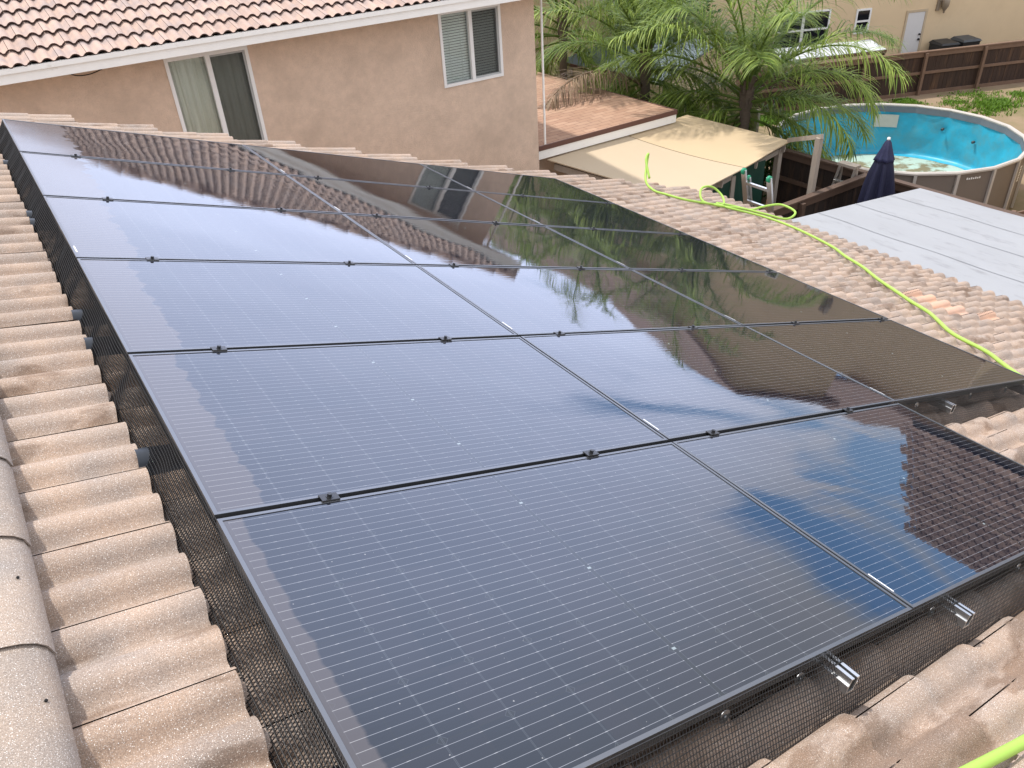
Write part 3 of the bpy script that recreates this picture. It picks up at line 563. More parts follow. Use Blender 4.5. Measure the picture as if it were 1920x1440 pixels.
def slider(w, split, dressing):
    x0, x1, z0, z1 = w; y = YW
    mb = MB(); f = 0.045
    for a, b in (((x0, z0), (x1, z0+f)), ((x0, z1-f), (x1, z1)), ((x0, z0+f), (x0+f, z1-f)), ((x1-f, z0+f), (x1, z1-f)), ((split-0.03, z0+f), (split+0.03, z1-f))):
        mb.box((a[0], y-0.022, a[1]), (b[0], y+0.06, b[1]))
    win = mb.build('window', MT['vinyl'], nb)
    mb = MB()
    for a, b in (((split+0.03, z0+f), (x1-f, z0+f+0.028)), ((split+0.03, z1-f-0.028), (x1-f, z1-f)), ((x1-f-0.028, z0+f+0.028), (x1-f, z1-f-0.028))): mb.box((a[0], y+0.0, a[1]), (b[0], y+0.04, b[1]))
    mb.build('sash', simple('sash_grey', (0.42, 0.44, 0.44), 0.5), win)
    mb = MB(); mb.quad((x0+f, y+0.03, z0+f), (split-0.03, y+0.03, z0+f), (split-0.03, y+0.03, z1-f), (x0+f, y+0.03, z1-f)); mb.quad((split+0.03, y+0.045, z0+f), (x1-f, y+0.045, z0+f), (x1-f, y+0.045, z1-f), (split+0.03, y+0.045, z1-f)); mb.build('pane', MT['glass'], win)
    mb = MB(); mb.quad((split+0.03, y+0.012, z0+f), (x1-f, y+0.012, z0+f), (x1-f, y+0.012, z1-f), (split+0.03, y+0.012, z1-f)); mb.build('insect_screen', MT['screen'], win)
    mb = MB()
    if dressing == 'curtain':
        n = 90; a = []; b = []
        for k in range(n+1):
            x = x0+0.02+(x1-x0-0.04)*k/n; d = 0.028*sin(k*0.75+0.8*sin(k*0.21))+0.012*sin(k*1.9)
            a.append((x, y+0.10+d, z0)); b.append((x+0.02*sin(k*0.3), y+0.10+d*0.7, z1))
        mb.add(a+b, [(k, k+1, n+2+k, n+1+k) for k in range(n)], True); mb.build('curtain', MT['curtain'], win)
    else:
        n = 26
        for k in range(n):
            z = z0+0.06+(z1-z0-0.1)*k/(n-1)
            mb.quad((x0+0.03, y+0.075, z-0.017), (x1-0.03, y+0.075, z-0.017), (x1-0.03, y+0.090, z+0.013), (x0+0.03, y+0.090, z+0.013))
        for xx in (x0+0.2, split-0.15, split+0.2, x1-0.2): mb.bar((xx, y+0.072, z0+0.04), (xx, y+0.072, z1-0.03), 0.004, 0.004)
        mb.build('blind', MT['blind'], win)
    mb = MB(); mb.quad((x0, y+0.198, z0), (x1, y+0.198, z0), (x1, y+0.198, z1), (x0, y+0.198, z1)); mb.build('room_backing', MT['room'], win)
    return win
slider(wins[0], 2.623, 'curtain')['label'] = 'curtained sliding window'
slider(wins[1], 6.672, 'blind')['label'] = 'sliding window with pale blinds'
# roof: hip, eave along y=3.85
EY = 3.83; T = 0.30; th = math.atan(T); HALF = 5.25; EX = 8.45; EXL = -9.5; ZE = -0.285
def hp(u, v, n, side):
    """front (0) slope: u along +X from EXL; right (1) slope: u along +Y from EY"""
    if side == 0: return Vector((EXL+u, EY+v*cos(th)-n*sin(th), ZE+v*sin(th)+n*cos(th)))
    return Vector((EX-v*cos(th)+n*sin(th), EY+u, ZE+v*sin(th)+n*cos(th)))
VS = HALF/cos(th); NV = int(VS/TE)+1
mb = MB(); Wd = EX-EXL
o0 = hp(Wd, NV*TE, 0, 0); o0 = hp(0, NV*TE-0.02, 0.0, 0)
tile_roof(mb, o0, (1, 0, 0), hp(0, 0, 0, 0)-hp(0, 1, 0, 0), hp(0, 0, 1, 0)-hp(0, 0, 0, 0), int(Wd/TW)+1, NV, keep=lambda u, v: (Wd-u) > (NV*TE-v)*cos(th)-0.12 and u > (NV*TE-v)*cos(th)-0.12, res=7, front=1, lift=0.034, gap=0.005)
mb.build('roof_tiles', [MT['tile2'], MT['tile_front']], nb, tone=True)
mb = MB(); D2 = 2*HALF
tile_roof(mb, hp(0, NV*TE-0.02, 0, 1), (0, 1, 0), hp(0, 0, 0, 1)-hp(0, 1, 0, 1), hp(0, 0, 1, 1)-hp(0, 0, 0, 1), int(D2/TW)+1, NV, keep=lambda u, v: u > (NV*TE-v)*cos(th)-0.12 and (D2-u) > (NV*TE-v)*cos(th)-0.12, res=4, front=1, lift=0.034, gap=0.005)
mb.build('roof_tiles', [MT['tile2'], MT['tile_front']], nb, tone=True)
mb = MB(); zr = ZE+HALF*T-0.03
fl, frr, rl, rr_ = (EXL, EY, ZE-0.03), (EX, EY, ZE-0.03), (EXL+HALF, EY+HALF, zr), (EX-HALF, EY+HALF, zr); bl, br_ = (EXL, EY+D2, ZE-0.03), (EX, EY+D2, ZE-0.03)
mb.quad(fl, frr, rr_, rl); mb.quad(br_, bl, rl, rr_); mb.add([frr, br_, rr_], [(0, 1, 2)]); mb.add([bl, fl, rl], [(0, 1, 2)]); mb.build('roof_deck', MT['underlay'], nb)
mb = MB(); q0 = Vector((EX, EY, ZE+0.05)); q1 = Vector((EX-HALF, EY+HALF, zr+0.09)); q2 = Vector((EXL+HALF, EY+HALF, zr+0.09)); q3 = Vector((EX, EY+D2, ZE+0.05))
for a, b in ((q0, q1), (q3, q1), (q1, q2)):
    n = int((b-a).length/0.38)
    for k in range(n): mb.cur = random.random(); mb.tube([a+(b-a)*(k/n), a+(b-a)*((k+1.08)/n)+Vector((0, 0, -0.01))], [0.12, 0.10], 10)
mb.build('hip_cap', MT['tile2'], nb, tone=True)
mb = MB(); mb.box((EXL, EY+0.0, -0.43), (EX, EY+0.04, -0.325)); mb.box((EXL, EY-0.025, -0.325), (EX+0.02, EY+0.04, -0.268)); mb.box((EX-0.04, EY+0.04, -0.43), (EX, EY+D2, -0.27)); mb.build('fascia', MT['white'], nb)
mb = MB(); mb.box((EXL, EY+0.04, -0.30), (EX-0.04, YW+0.1, -0.285)); mb.box((XR-0.1, YW+0.1, -0.30), (EX-0.04, EY+D2, -0.285)); mb.build('soffit', MT['white'], nb)
mb = MB(); mb.box((-1.35, 9.6, 0.5), (-0.55, 10.3, 2.55)); mb.box((-1.42, 9.53, 2.55), (-0.48, 10.37, 2.67)); mb.build('chimney', MT['stucco'], nb)
mb = MB(); mb.tube([(8.27, 4.72, -0.31), (8.27, 4.72, -3.08), (8.25, 4.715, -3.14), (8.15, 4.71, -3.16)], 0.021, 8); mb.build('drain_pipe', MT['white'], nb)
mb = MB(); mb.tube(spline([(0.9, 4.37, -0.46), (1.02, 4.36, -0.54), (1.17, 4.36, -0.555), (1.33, 4.36, -0.52), (1.46, 4.37, -0.46)], 5), 0.006, 5); mb.build('loose_cable', MT['dark'], nb)
# single-storey shingle wing
wing = tag(empty('shingle_wing'), 'low reddish-brown shingle roof wing behind the stucco wall corner', 'house wing')
mb = MB(); ty_, z0_ = 4.70, -3.035
mb.hexa([(7.9, ty_, z0_-0.03), (11.5, ty_, z0_-0.03), (11.5, 9.6, z0_+0.0), (7.9, 9.6, z0_+0.0)], [(7.9, ty_, z0_), (11.5, ty_, z0_), (11.5, 9.6, z0_+0.03), (7.9, 9.6, z0_+0.03)]); mb.build('roof', MT['shingle'], wing)
mb = MB(); mb.box((7.9, ty_-0.03, z0_-0.075), (11.53, ty_-0.002, z0_+0.012)); mb.box((11.502, ty_, z0_-0.05), (11.53, 9.6, z0_+0.012)); mb.build('drip_edge', MT['brown_trim'], wing)
mb = MB(); mb.box((7.9, ty_-0.012, z0_-0.235), (11.52, ty_+0.03, z0_-0.077)); mb.build('fascia', MT['white'], wing)
mb = MB(); mb.box((7.9, ty_+0.3, GZ), (11.3, 9.5, z0_-0.035)); mb.build('wall', MT['stucco'], wing)
# =================================================================== CREAM PATIO COVER
pc = tag(empty('patio_cover'), 'cream painted plywood patio cover joined to the shingle roof edge', 'patio cover')
def sheet(mb, P, nu, nv, t):
    top = [P(i/nu, j/nv) for j in range(nv+1) for i in range(nu+1)]; bot = [p-Vector((0, 0, t)) for p in top]; n = len(top); w = nu+1
    fs = [(j*w+i, j*w+i+1, (j+1)*w+i+1, (j+1)*w+i) for j in range(nv) for i in range(nu)]
    mb.add(top, fs, True); mb.add(bot, [f[::-1] for f in fs], True)
    ed = [i for i in range(nu)]+[j*w+nu for j in range(nv)]+[nv*w+i for i in range(nu, 0, -1)]+[j*w for j in range(nv, 0, -1)]
    vs = [top[i] for i in ed]+[bot[i] for i in ed]; m = len(ed)
    mb.add(vs, [(i, (i+1) % m, m+(i+1) % m, m+i) for i in range(m)])
A_, B_, C_, D_ = Vector((8.28, 4.68, -3.30)), Vector((12.05, 4.90, -3.27)), Vector((12.72, 2.76, -3.49)), Vector((9.20, 2.02, -3.56))
def PP(u, v):
    a = A_.lerp(B_, u); b = D_.lerp(C_, u); p = a.lerp(b, v); p.z += -0.05*sin(u*pi)*sin(v*pi)+0.012*sin(u*9)*v; return p
us = 0.525
mb = MB(); sheet(mb, lambda u, v: PP(u*(us-0.003), v), 14, 14, 0.02); mb.build('roof_sheet', MT['cream'], pc)
mb = MB(); sheet(mb, lambda u, v: PP(us+0.003+u*(1-us-0.003), v), 14, 14, 0.02); mb.build('roof_sheet', simple('warm_cream_plywood', (0.56, 0.43, 0.275), 0.7, var=0.04, scale=1.5), pc)
mb = MB()
for u in (0.03, 0.35, 0.68, 0.97): mb.bar(PP(u, 0.02)-Vector((0, 0, 0.145)), PP(u, 0.98)-Vector((0, 0, 0.145)), 0.05, 0.12)
mb.bar(PP(0.0, 0.93)-Vector((0, 0, 0.2)), PP(1.0, 0.93)-Vector((0, 0, 0.2)), 0.05, 0.09); mb.build('beam', MT['wood_grey'], pc)
for u, v in ((0.03, 0.9), (0.5, 0.93), (0.66, 0.93), (0.97, 0.93), (0.03, 0.35)):
    p = PP(u, v); mb = MB(); mb.box((p.x-0.05, p.y-0.05, GZ), (p.x+0.05, p.y+0.05, p.z-0.16)); mb.build('post', MT['wood_grey'] if u > 0.4 else MT['wood_dark'], pc)
# plank lying under its open edge
mb = MB(); mb.bar((8.75, 4.2, -3.62), (9.35, 1.9, -3.80), 0.22, 0.03); tag(mb.build('timber_plank', MT['wood_grey']), 'pale plank slung below the open left edge of the cream cover', 'plank')
# green tarp
def TP(u, v):
    x = 9.9+1.95*u; return Vector((x, 2.42+0.2*u+0.04*sin(u*17)*(0.3+v), -3.62-2.15*v))
mb = MB(); sheet(mb, TP, 50, 6, 0.004); tag(mb.build('tarp', MT['tarp']), 'dark green tarp hanging under the front of the cream cover', 'tarp')
# weathered timber frame standing at the fence
tf = tag(empty('timber_arbor'), 'weathered timber post with a beam running back to the cream cover', 'post')
mb = MB(); mb.box((11.92, 1.555, GZ), (12.02, 1.655, -3.02)); mb.build('post', MT['wood_grey'], tf)
mb = MB(); mb.bar((11.95, 1.54, -2.975), (12.64, 2.76, -3.455), 0.05, 0.08); mb.build('beam', MT['wood_grey'], tf)
# =================================================================== FENCES
def fence(name, label, p, q, ztop, zbot, mat, post_every, railz, side, boards=0.14, cap=True, capmat=None, postmat=None, kick=False):
    """straight board fence p->q (xy); rails and posts on the given side (+1 left of travel)"""
    root = tag(empty(name), label, 'fence'); p = Vector((p[0], p[1], 0)); q = Vector((q[0], q[1], 0)); d = (q-p).normalized(); Ln = (q-p).length
    s = Vector((-d.y, d.x, 0))*side; mb = MB(); n = int(Ln/boards)
    for k in range(n):
        a = p+d*(k*boards+0.003); b = p+d*((k+1)*boards-0.003); o = s*random.uniform(-0.003, 0.003); zt = ztop+random.uniform(-0.006, 0.006); mb.cur = random.random()
        t = s*0.009
        mb.hexa([a-t+o+Vector((0, 0, zbot)), b-t+o+Vector((0, 0, zbot)), b+t+o+Vector((0, 0, zbot)), a+t+o+Vector((0, 0, zbot))], [a-t+o+Vector((0, 0, zt)), b-t+o+Vector((0, 0, zt)), b+t+o+Vector((0, 0, zt)), a+t+o+Vector((0, 0, zt))])
    mb.build('boards', mat, root)
    cm = capmat or MT['rail_wood']
    for z in railz:
        mb = MB(); mb.bar(p+s*0.034+Vector((0, 0, z)), q+s*0.034+Vector((0, 0, z)), 0.04, 0.085); mb.build('rail', cm, root)
    if cap:
        mb = MB(); mb.bar(p+Vector((0, 0, ztop+0.026))+s*0.02, q+Vector((0, 0, ztop+0.026))+s*0.02, 0.13, 0.035); mb.build('cap_board', cm, root)
        mb = MB(); mb.bar(p+Vector((0, 0, ztop-0.065))+s*0.036, q+Vector((0, 0, ztop-0.065))+s*0.036, 0.028, 0.13); mb.build('trim_board', cm, root)
    if kick:
        mb = MB(); mb.bar(p+Vector((0, 0, zbot+0.06))+s*0.036, q+Vector((0, 0, zbot+0.06))+s*0.036, 0.03, 0.14); mb.build('kick_board', cm, root)
    k = 0.0
    while k < Ln:
        a = p+d*k+s*0.10; mb = MB(); mb.bar(a+Vector((0, 0, zbot)), a+Vector((0, 0, ztop-0.01)), 0.09, 0.09, up=d); mb.build('post', postmat or cm, root); k += post_every
    return root
cb = simple('dark_fence_cap', (0.10, 0.062, 0.044), 0.75, var=0.3, scale=5)
fence('board_fence', 'dark brown board fence between the timber post and the navy umbrella', (9.6, 1.5), (13.5, 1.5), -4.03, GZ, MT['wood_dark'], 1.9, [-4.6, -5.4], -1, capmat=cb)
fence('board_fence', 'dark brown board fence in front of the pool, beyond the umbrella', (13.55, -9.0), (13.55, 3.6), -4.03, GZ, MT['wood_dark'], 2.1, [-4.6, -5.4], 1, capmat=cb)
fence('board_fence', 'long brown board fence behind the pool along the tan house', (19.5, 10.19), (37.0, 3.18), -4.50, GZ-0.02, MT['wood_fence'], 2.13, [-5.12], -1, kick=True)
fence('board_fence', 'beige board fence behind the palm trees', (15.55, 5.9), (15.0, 16.0), -4.0, GZ, MT['beige_wood'], 2.3, [-4.35, -4.9], 1, cap=False, capmat=simple('beige_rail', (0.30, 0.25, 0.17), 0.85), postmat=MT['wood_grey'])
# low planks by the pool's near side
mb = MB(); mb.bar((14.6, 0.35, -5.15), (17.6, -0.55, -5.05), 0.04, 0.16); mb.bar((14.7, 0.33, -5.5), (17.7, -0.57, -5.45), 0.04, 0.14)
for k in (0.1, 0.5, 0.9): mb.bar((14.6+3*k, 0.31-0.9*k, GZ), (14.6+3*k, 0.31-0.9*k, -4.95), 0.08, 0.08)
tag(mb.build('plank_barrier', MT['rail_wood']), 'low plank barrier against the near side of the round pool', 'barrier')
# =================================================================== LADDERS
ld = tag(empty('extension_ladder'), 'aluminium extension ladder with green end caps leaning on the eave', 'ladder')
tilt = 0.25
lp = lambda z, y, dx=0.0: Vector((8.83+(-2.56-z)*tilt+dx, y, z))
for y in (0.57, 0.10):
    mb = MB(); mb.bar(lp(-5.75, y), lp(-2.60, y), 0.028, 0.085, up=(0, 1, 0)); mb.build('side_rail', MT['alu'], ld)
    mb = MB(); mb.bar(lp(-5.75, y+(0.035 if y < 0.3 else -0.035), 0.055), lp(-2.72, y+(0.035 if y < 0.3 else -0.035), 0.055), 0.024, 0.07, up=(0, 1, 0)); mb.build('side_rail', MT['alu'], ld)
    mb = MB(); mb.tube([lp(-2.62, y-0.018), lp(-2.62, y+0.018)], 0.048, 12); mb.tube([lp(-2.73, y-0.012+(0.035 if y < 0.3 else -0.035), 0.055), lp(-2.73, y+0.012+(0.035 if y < 0.3 else -0.035), 0.055)], 0.038, 12); mb.build('end_cap', MT['green_end'], ld)
for k in range(10):
    z = -2.80-0.30*k; mb = MB(); mb.bar(lp(z, 0.09), lp(z, 0.58), 0.045, 0.03, up=(1, 0, 0.2)); mb.build('rung', MT['alu'], ld)
mb = MB(); mb.bar(lp(-3.14, 0.16, -0.01), lp(-2.97, 0.15, 0.02), 0.03, 0.05); mb.build('rung_lock', simple('copper_brown_lock', (0.36, 0.22, 0.15), 0.5), ld)
l2 = tag(empty('step_ladder'), 'grey A-frame step ladder showing above the dark fence', 'ladder')
for y in (1.93, 1.60):
    for dx in (-1, 1):
        mb = MB(); mb.bar((13.24, y, -3.84), (13.24+dx*(0.55 if dx < 0 else 0.16), y+(0.06 if y > 1.8 else -0.02), GZ), 0.045, 0.06, up=(0, 1, 0)); mb.build('leg', MT['wood_grey'] if dx > 0 else MT['alu'], l2)
mb = MB(); mb.box((13.15, 1.57, -3.86), (13.33, 1.96, -3.81)); mb.build('top_step', MT['wood_grey'], l2)
for k in range(1, 6):
    z = -3.84-0.32*k; dx = 0.55*(0.32*k)/1.96
    mb = MB(); mb.box((13.24-dx-0.04, 1.60, z-0.02), (13.24-dx+0.04, 1.96, z+0.02)); mb.build('step', MT['alu'], l2)
# =================================================================== UMBRELLA
um = tag(empty('patio_umbrella', (12.75, 0.78, GZ)), 'closed navy patio umbrella standing by the dark fence corner', 'umbrella')
def lob(zr, n=64):
    vs = []
    for (r, z, a) in zr:
        for k in range(n):
            t = 2*pi*k/n; rr = r*(1+a*cos(8*t)+a*0.5*sin(3*t+z*3)); vs.append((rr*cos(t), rr*sin(t), z))
    return vs, [(i*n+k, i*n+(k+1) % n, (i+1)*n+(k+1) % n, (i+1)*n+k) for i in range(len(zr)-1) for k in range(n)]
mb = MB(); v, f = lob([(0.10, 2.50, 0.02), (0.15, 2.38, 0.08), (0.19, 2.2, 0.14), (0.23, 1.95, 0.18), (0.27, 1.65, 0.2), (0.29, 1.35, 0.22), (0.30, 1.05, 0.22), (0.27, 0.95, 0.2), (0.1, 1.0, 0.1)]); mb.add(v, f, True); mb.build('canopy', MT['navy'], um)
mb = MB(); v, f = lob([(0.025, 2.76, 0.0), (0.055, 2.72, 0.05), (0.10, 2.58, 0.08), (0.145, 2.46, 0.10), (0.165, 2.41, 0.10), (0.15, 2.40, 0.10)]); mb.add(v, f, True); mb.build('vent_cap', simple('navy_cap', (0.014, 0.017, 0.062), 0.6), um)
mb = MB(); mb.tube([(0, 0, 0), (0, 0, 2.75)], 0.024, 10); mb.build('pole', MT['blackmetal'], um)
mb = MB(); mb.lathe((0, 0, 2.75), [(0.0, 0.06), (0.025, 0.05), (0.03, 0.02), (0.02, 0.0)], 12); mb.build('finial', MT['white'], um)
mb = MB(); mb.lathe((0, 0, 0), [(0.0, 0.1), (0.05, 0.1), (0.25, 0.05), (0.26, 0.0)], 20); mb.build('base', MT['blackmetal'], um)
# =================================================================== WHITE FLAT ROOF (near house patio)
fr_ = tag(empty('flat_patio_roof'), 'pale grey-white flat patio roof beyond the tile eave', 'patio roof')
def FP(u, v): return Vector((8.62+3.42*u, -0.36-9.2*v, -3.06-0.36*u+0.006*sin(v*40)*sin(u*7)))
mb = MB(); sheet(mb, FP, 20, 60, 0.09); mb.build('roof_membrane', MT['membrane'], fr_)
mb = MB()
for u in (0.24, 0.5, 0.76):
    for k in range(24):
        a, b = FP(u, k/24), FP(u, (k+1)/24); a.z += 0.006; b.z += 0.006; w = Vector((0.007, 0, -0.0007)); mb.quad(a-w, b-w, b+w, a+w)
for v in ():
    for k in range(12):
        a, b = FP(k/12, v), FP((k+1)/12, v); a.z += 0.0065; b.z += 0.0065; w = Vector((0, 0.006, 0)); mb.quad(a-w, b-w, b+w, a+w)
mb.build('seam', MT['seam'], fr_)
for y in (-0.5, -3.4, -6.3, -9.2):
    mb = MB(); mb.box((11.8, y-0.05, GZ), (11.9, y+0.05, -3.5)); mb.build('post', MT['wood_grey'], fr_)
# =================================================================== POOL
PC_ = Vector((17.35, 3.38)); PR = 2.66; RZ = -4.47; FZ = -5.70; NS = 20
pool = tag(empty('above_ground_pool', (PC_.x, PC_.y, GZ)), 'round above-ground pool, drained, with blue liner and stained floor', 'pool')
def ring(mb, prof, n=NS, rot=0.1, noisef=None, smooth=False, sub=1):
    N_ = n*sub; vs = []
    for (r, z) in prof:
        for k in range(N_):
            a = 2*pi*k/N_+rot; rr = r+(noisef(a, z) if noisef else 0); vs.append((rr*cos(a), rr*sin(a), z-GZ))
    mb.add(vs, [(i*N_+k, i*N_+(k+1) % N_, (i+1)*N_+(k+1) % N_, (i+1)*N_+k) for i in range(len(prof)-1) for k in range(N_)], smooth)
mb = MB(); ring(mb, [(PR, GZ), (PR, RZ-0.03)]); mb.build('outer_wall', MT['pool_out'], pool)
for k in range(NS):
    a = 2*pi*k/NS+0.1; c = Vector((cos(a), sin(a), 0)); mb = MB()
    mb.bar(c*(PR+0.03)+Vector((0, 0, 0)), c*(PR+0.03)+Vector((0, 0, RZ-GZ-0.03)), 0.06, 0.05, up=c); mb.build('upright', MT['pool_rail'], pool)
mb = MB(); ring(mb, [(PR-0.035, RZ-0.035), (PR+0.05, RZ-0.035), (PR+0.055, RZ), (PR+0.03, RZ+0.025), (PR-0.02, RZ+0.025), (PR-0.04, RZ), (PR-0.035, RZ-0.035)]); mb.build('top_rail', MT['pool_rail'], pool)
mb = MB(); ring(mb, [(PR-0.045, RZ-0.03), (PR-0.05, RZ-0.17)]); mb.build('liner_band', MT['pool_band'], pool)
def wr(a, z):
    t = max(0, (RZ-0.17-z)/1.1); w = max(0.0, cos(a+0.15))**2
    return -t*0.05+(0.012+0.05*w)*NZ.noise(Vector((a*5, z*2.2, 1)))*min(1, t*3)-0.02*w*abs(NZ.noise(Vector((a*9+z*4, z*3, 4))))
mb = MB(); prof_ = [(PR-0.05, RZ-0.17-i*(1.0/16)) for i in range(17)]+[(PR-0.10, FZ+0.02), (PR-0.2, FZ+0.004)]
ring(mb, prof_, noisef=wr, smooth=True, sub=8); mb.build('liner_wall', MT['liner'], pool)
mb = MB(); n = 80
mb.add([(0, 0, FZ-GZ)]+[((PR-0.13)*cos(2*pi*k/n), (PR-0.13)*sin(2*pi*k/n), FZ-GZ) for k in range(n)], [(0, 1+k, 1+(k+1) % n) for k in range(n)]); mb.build('liner_floor', MT['floor_liner'], pool)
def on_wall(mb, a0, a1, z0, z1, r, n=8):
    vs = [(r*cos(a0+(a1-a0)*k/n), r*sin(a0+(a1-a0)*k/n), z-GZ) for z in (z0, z1) for k in range(n+1)]; mb.add(vs, [(k, k+1, n+2+k, n+1+k) for k in range(n)])
mb = MB(); a = 0.66; on_wall(mb, a+0.11, a-0.11, -5.02, -4.70, PR-0.105); mb.build('liner_patch', MT['patch'], pool)
for a, z in ((0.12, -4.92), (-0.22, -5.05)):
    mb = MB(); c = Vector((cos(a), sin(a), 0)); p = c*(PR-0.1)+Vector((0, 0, z-GZ)); mb.tube([p, p-c*0.06], 0.035, 10); mb.build('hose_fitting', MT['bin2'], pool)
mb = MB()
for k in range(7):
    a = -2.02+k*0.018; on_wall(mb, a, a+0.012, RZ-0.17, RZ-0.125-0.01*(k % 2), PR-0.006+0.012, 1)
for k in range(6):
    on_wall(mb, -1.35, -1.30, RZ-0.25-k*0.06, RZ-0.29-k*0.06, PR+0.008, 1)
mb.build('wall_marking', MT['sticker'], pool)
# =================================================================== PALMS
def frond(mb_leaf, mb_stem, base, az, elev, length, droop, dens=52, leaf=0.52, dead=False, tone=0.5):
    p = Vector(base); e = elev; ds = length/26; pts = [p.copy()]; dirs = []
    sidebend = random.uniform(-0.25, 0.25)
    for k in range(26):
        t = k/25; ee = e-droop*t**1.5; a = az+sidebend*t; d = Vector((cos(a)*cos(ee), sin(a)*cos(ee), sin(ee))); dirs.append(d); p = p+d*ds; pts.append(p.copy())
    mb_stem.cur = 0.3; mb_stem.tube(pts, [0.026*(1-0.85*k/26)+0.003 for k in range(27)], 5)
    n0 = int(dens*0.14)
    for k in range(n0, dens):
        t = k/(dens-1); i = min(25, int(t*25.99)); f = t*26-i if i < 26 else 0; q = pts[i].lerp(pts[min(26, i+1)], min(1, max(0, f))); d = dirs[i]
        sd = d.cross(Vector((0, 0, 1)));
        if sd.length < 0.05: sd = Vector((sin(az), -cos(az), 0))
        sd.normalize(); up = sd.cross(d).normalized()
        Ln = leaf*(0.45+0.75*sin(pi*min(1, 0.15+0.80*t)))*random.uniform(0.8, 1.15)
        for sg in (-1, 1):
            for rep in (0, 1):
                v = (sd*sg*random.uniform(0.45, 0.9)+d*random.uniform(0.45, 0.75)+up*random.uniform(-0.25, 0.6)).normalized()
                w = v.cross(Vector((0, 0, 1)))
                if w.length < 0.1: w = d
                w = w.normalized()*(0.0115 if not dead else 0.012); g = Vector((0, 0, -1)); gs = random.uniform(0.55, 1.15)*(1.5 if dead else 1)
                prev = q; vs = [q-w*0.6, q+w*0.6]; vv = v
                for s_ in range(4):
                    vv = (vv+g*gs*(0.13+0.12*s_)).normalized(); prev = prev+vv*Ln/4; k_ = (1.0, 0.95, 0.7, 0.08)[s_]; vs += [prev-w*k_, prev+w*k_]
                mb_leaf.cur = min(1, max(0, tone+random.gauss(0, 0.16)+0.12*(random.random() < 0.1)))
                mb_leaf.add(vs, [(2*m_, 2*m_+1, 2*m_+3, 2*m_+2) for m_ in range(4)], True)
def palm(x, y, zc, label, nf, Lf, seed, h=None, dead=None, rtr=0.10, noleft=True):
    random.seed(seed)
    root = tag(empty('queen_palm', (x, y, GZ)), label, 'palm tree', 'queen palms behind the patio cover')
    H = zc-GZ; mb = MB()
    pts = [(0.02*sin(k), 0.02*cos(k*1.7), H*k/12) for k in range(13)]; mb.tube(pts, [rtr*(1.25-0.25*k/12)*(1+0.05*(k % 2)) for k in range(13)], 14)
    for k in range(16):
        a = k*2.4; z = H-0.5+0.035*k; c = Vector((cos(a), sin(a), 0)); mb.bar(c*rtr*0.8+Vector((0, 0, z-0.25)), c*(rtr*1.3)+Vector((0, 0, z+0.12)), 0.13, 0.03, up=c)
    mb.build('trunk', MT['trunk'], root)
    for k in range(nf):
        t = k/(nf-1); a = k*2.39996+random.uniform(-0.25, 0.25); el = R(84)-R(112)*t**0.85+random.uniform(-0.1, 0.1)
        if noleft and el < R(42) and cos(a-R(222)) > 0.62: continue
        ml, ms = MB(), MB(); L_ = Lf*(0.82+0.3*random.random())*(1.2 if t < 0.5 else 1.0)
        frond(ml, ms, (0.08*cos(a), 0.08*sin(a), H-0.95*t+0.1), a, el, L_, R(50)+R(38)*random.random()+R(32)*t, 58, 0.74, tone=0.38+0.30*random.random())
        f = ml.build('frond', MT['leaf'], root, tone=True); ms.build('stem', MT['leaf'], f, tone=True)
    for (a, el, L_, dr) in (dead or []):
        ml, ms = MB(), MB(); frond(ml, ms, (0.1*cos(a), 0.1*sin(a), H-0.75), a, el, L_, dr, 62, 0.60, True, 0.4)
        f = ml.build('frond', MT['leaf_dead'], root, tone=True); f['label'] = 'dead brown frond'; ms.build('stem', MT['leaf_dead'], f, tone=True)
palm(13.6, 4.72, -2.85, 'queen palm between the cream cover and the pool, the most spreading one', 44, 2.95, 11)
palm(12.95, 7.2, -2.45, 'queen palm with a dead frond hanging over the shingle roof', 32, 2.5, 23, dead=[(R(189), R(30), 4.0, R(84))])
palm(14.3, 12.1, -2.4, 'queen palm farthest back, beside the stucco wall corner', 28, 3.0, 31)
random.seed(5)
# =================================================================== TAN HOUSE BEYOND
O = Vector((24.814, 11.617, 0)); dD = Vector((0.9282, -0.3721, 0)); nD = Vector((-0.3721, -0.9282, 0))   # nD faces the camera
def HT(t, o, z): return O+dD*t+nD*o+Vector((0, 0, z))
def hbox(mb, t0, t1, o0, o1, z0, z1):
    mb.hexa([HT(t0, o0, z0), HT(t1, o0, z0), HT(t1, o1, z0), HT(t0, o1, z0)][::-1], [HT(t0, o0, z1), HT(t1, o0, z1), HT(t1, o1, z1), HT(t0, o1, z1)][::-1])
th_ = tag(empty('tan_house'), 'tan stucco house with white door and small dark window behind the brown fence', 'house')
mb = MB(); hbox(mb, -14, 14, 0, -9, GZ, -1.6); mb.build('wall', MT['stucco2'], th_)
mb = MB(); pk = 3.0
mb.hexa([HT(-0.6, 0.01, -1.6), HT(7.2, 0.01, -1.6), HT(7.2, 0.01, -0.35), HT(pk, 0.01, 1.0), HT(-0.6, 0.01, -0.35)], [HT(-0.6, -9, -1.6), HT(7.2, -9, -1.6), HT(7.2, -9, -0.35), HT(pk, -9, 1.0), HT(-0.6, -9, -0.35)]); mb.build('upper_wall', MT['stucco2'], th_)
mb = MB()
for (t0, z0, t1, z1) in ((-1.1, -0.50, pk, 1.03), (7.7, -0.50, pk, 1.03)):
    a0, a1 = HT(t0, 0.5, z0), HT(t1, 0.5, z1); b0, b1 = HT(t0, -9, z0), HT(t1, -9, z1); u_ = Vector((0, 0, 0.16)); mb.hexa([a0, a1, b1, b0], [a0+u_, a1+u_, b1+u_, b0+u_])
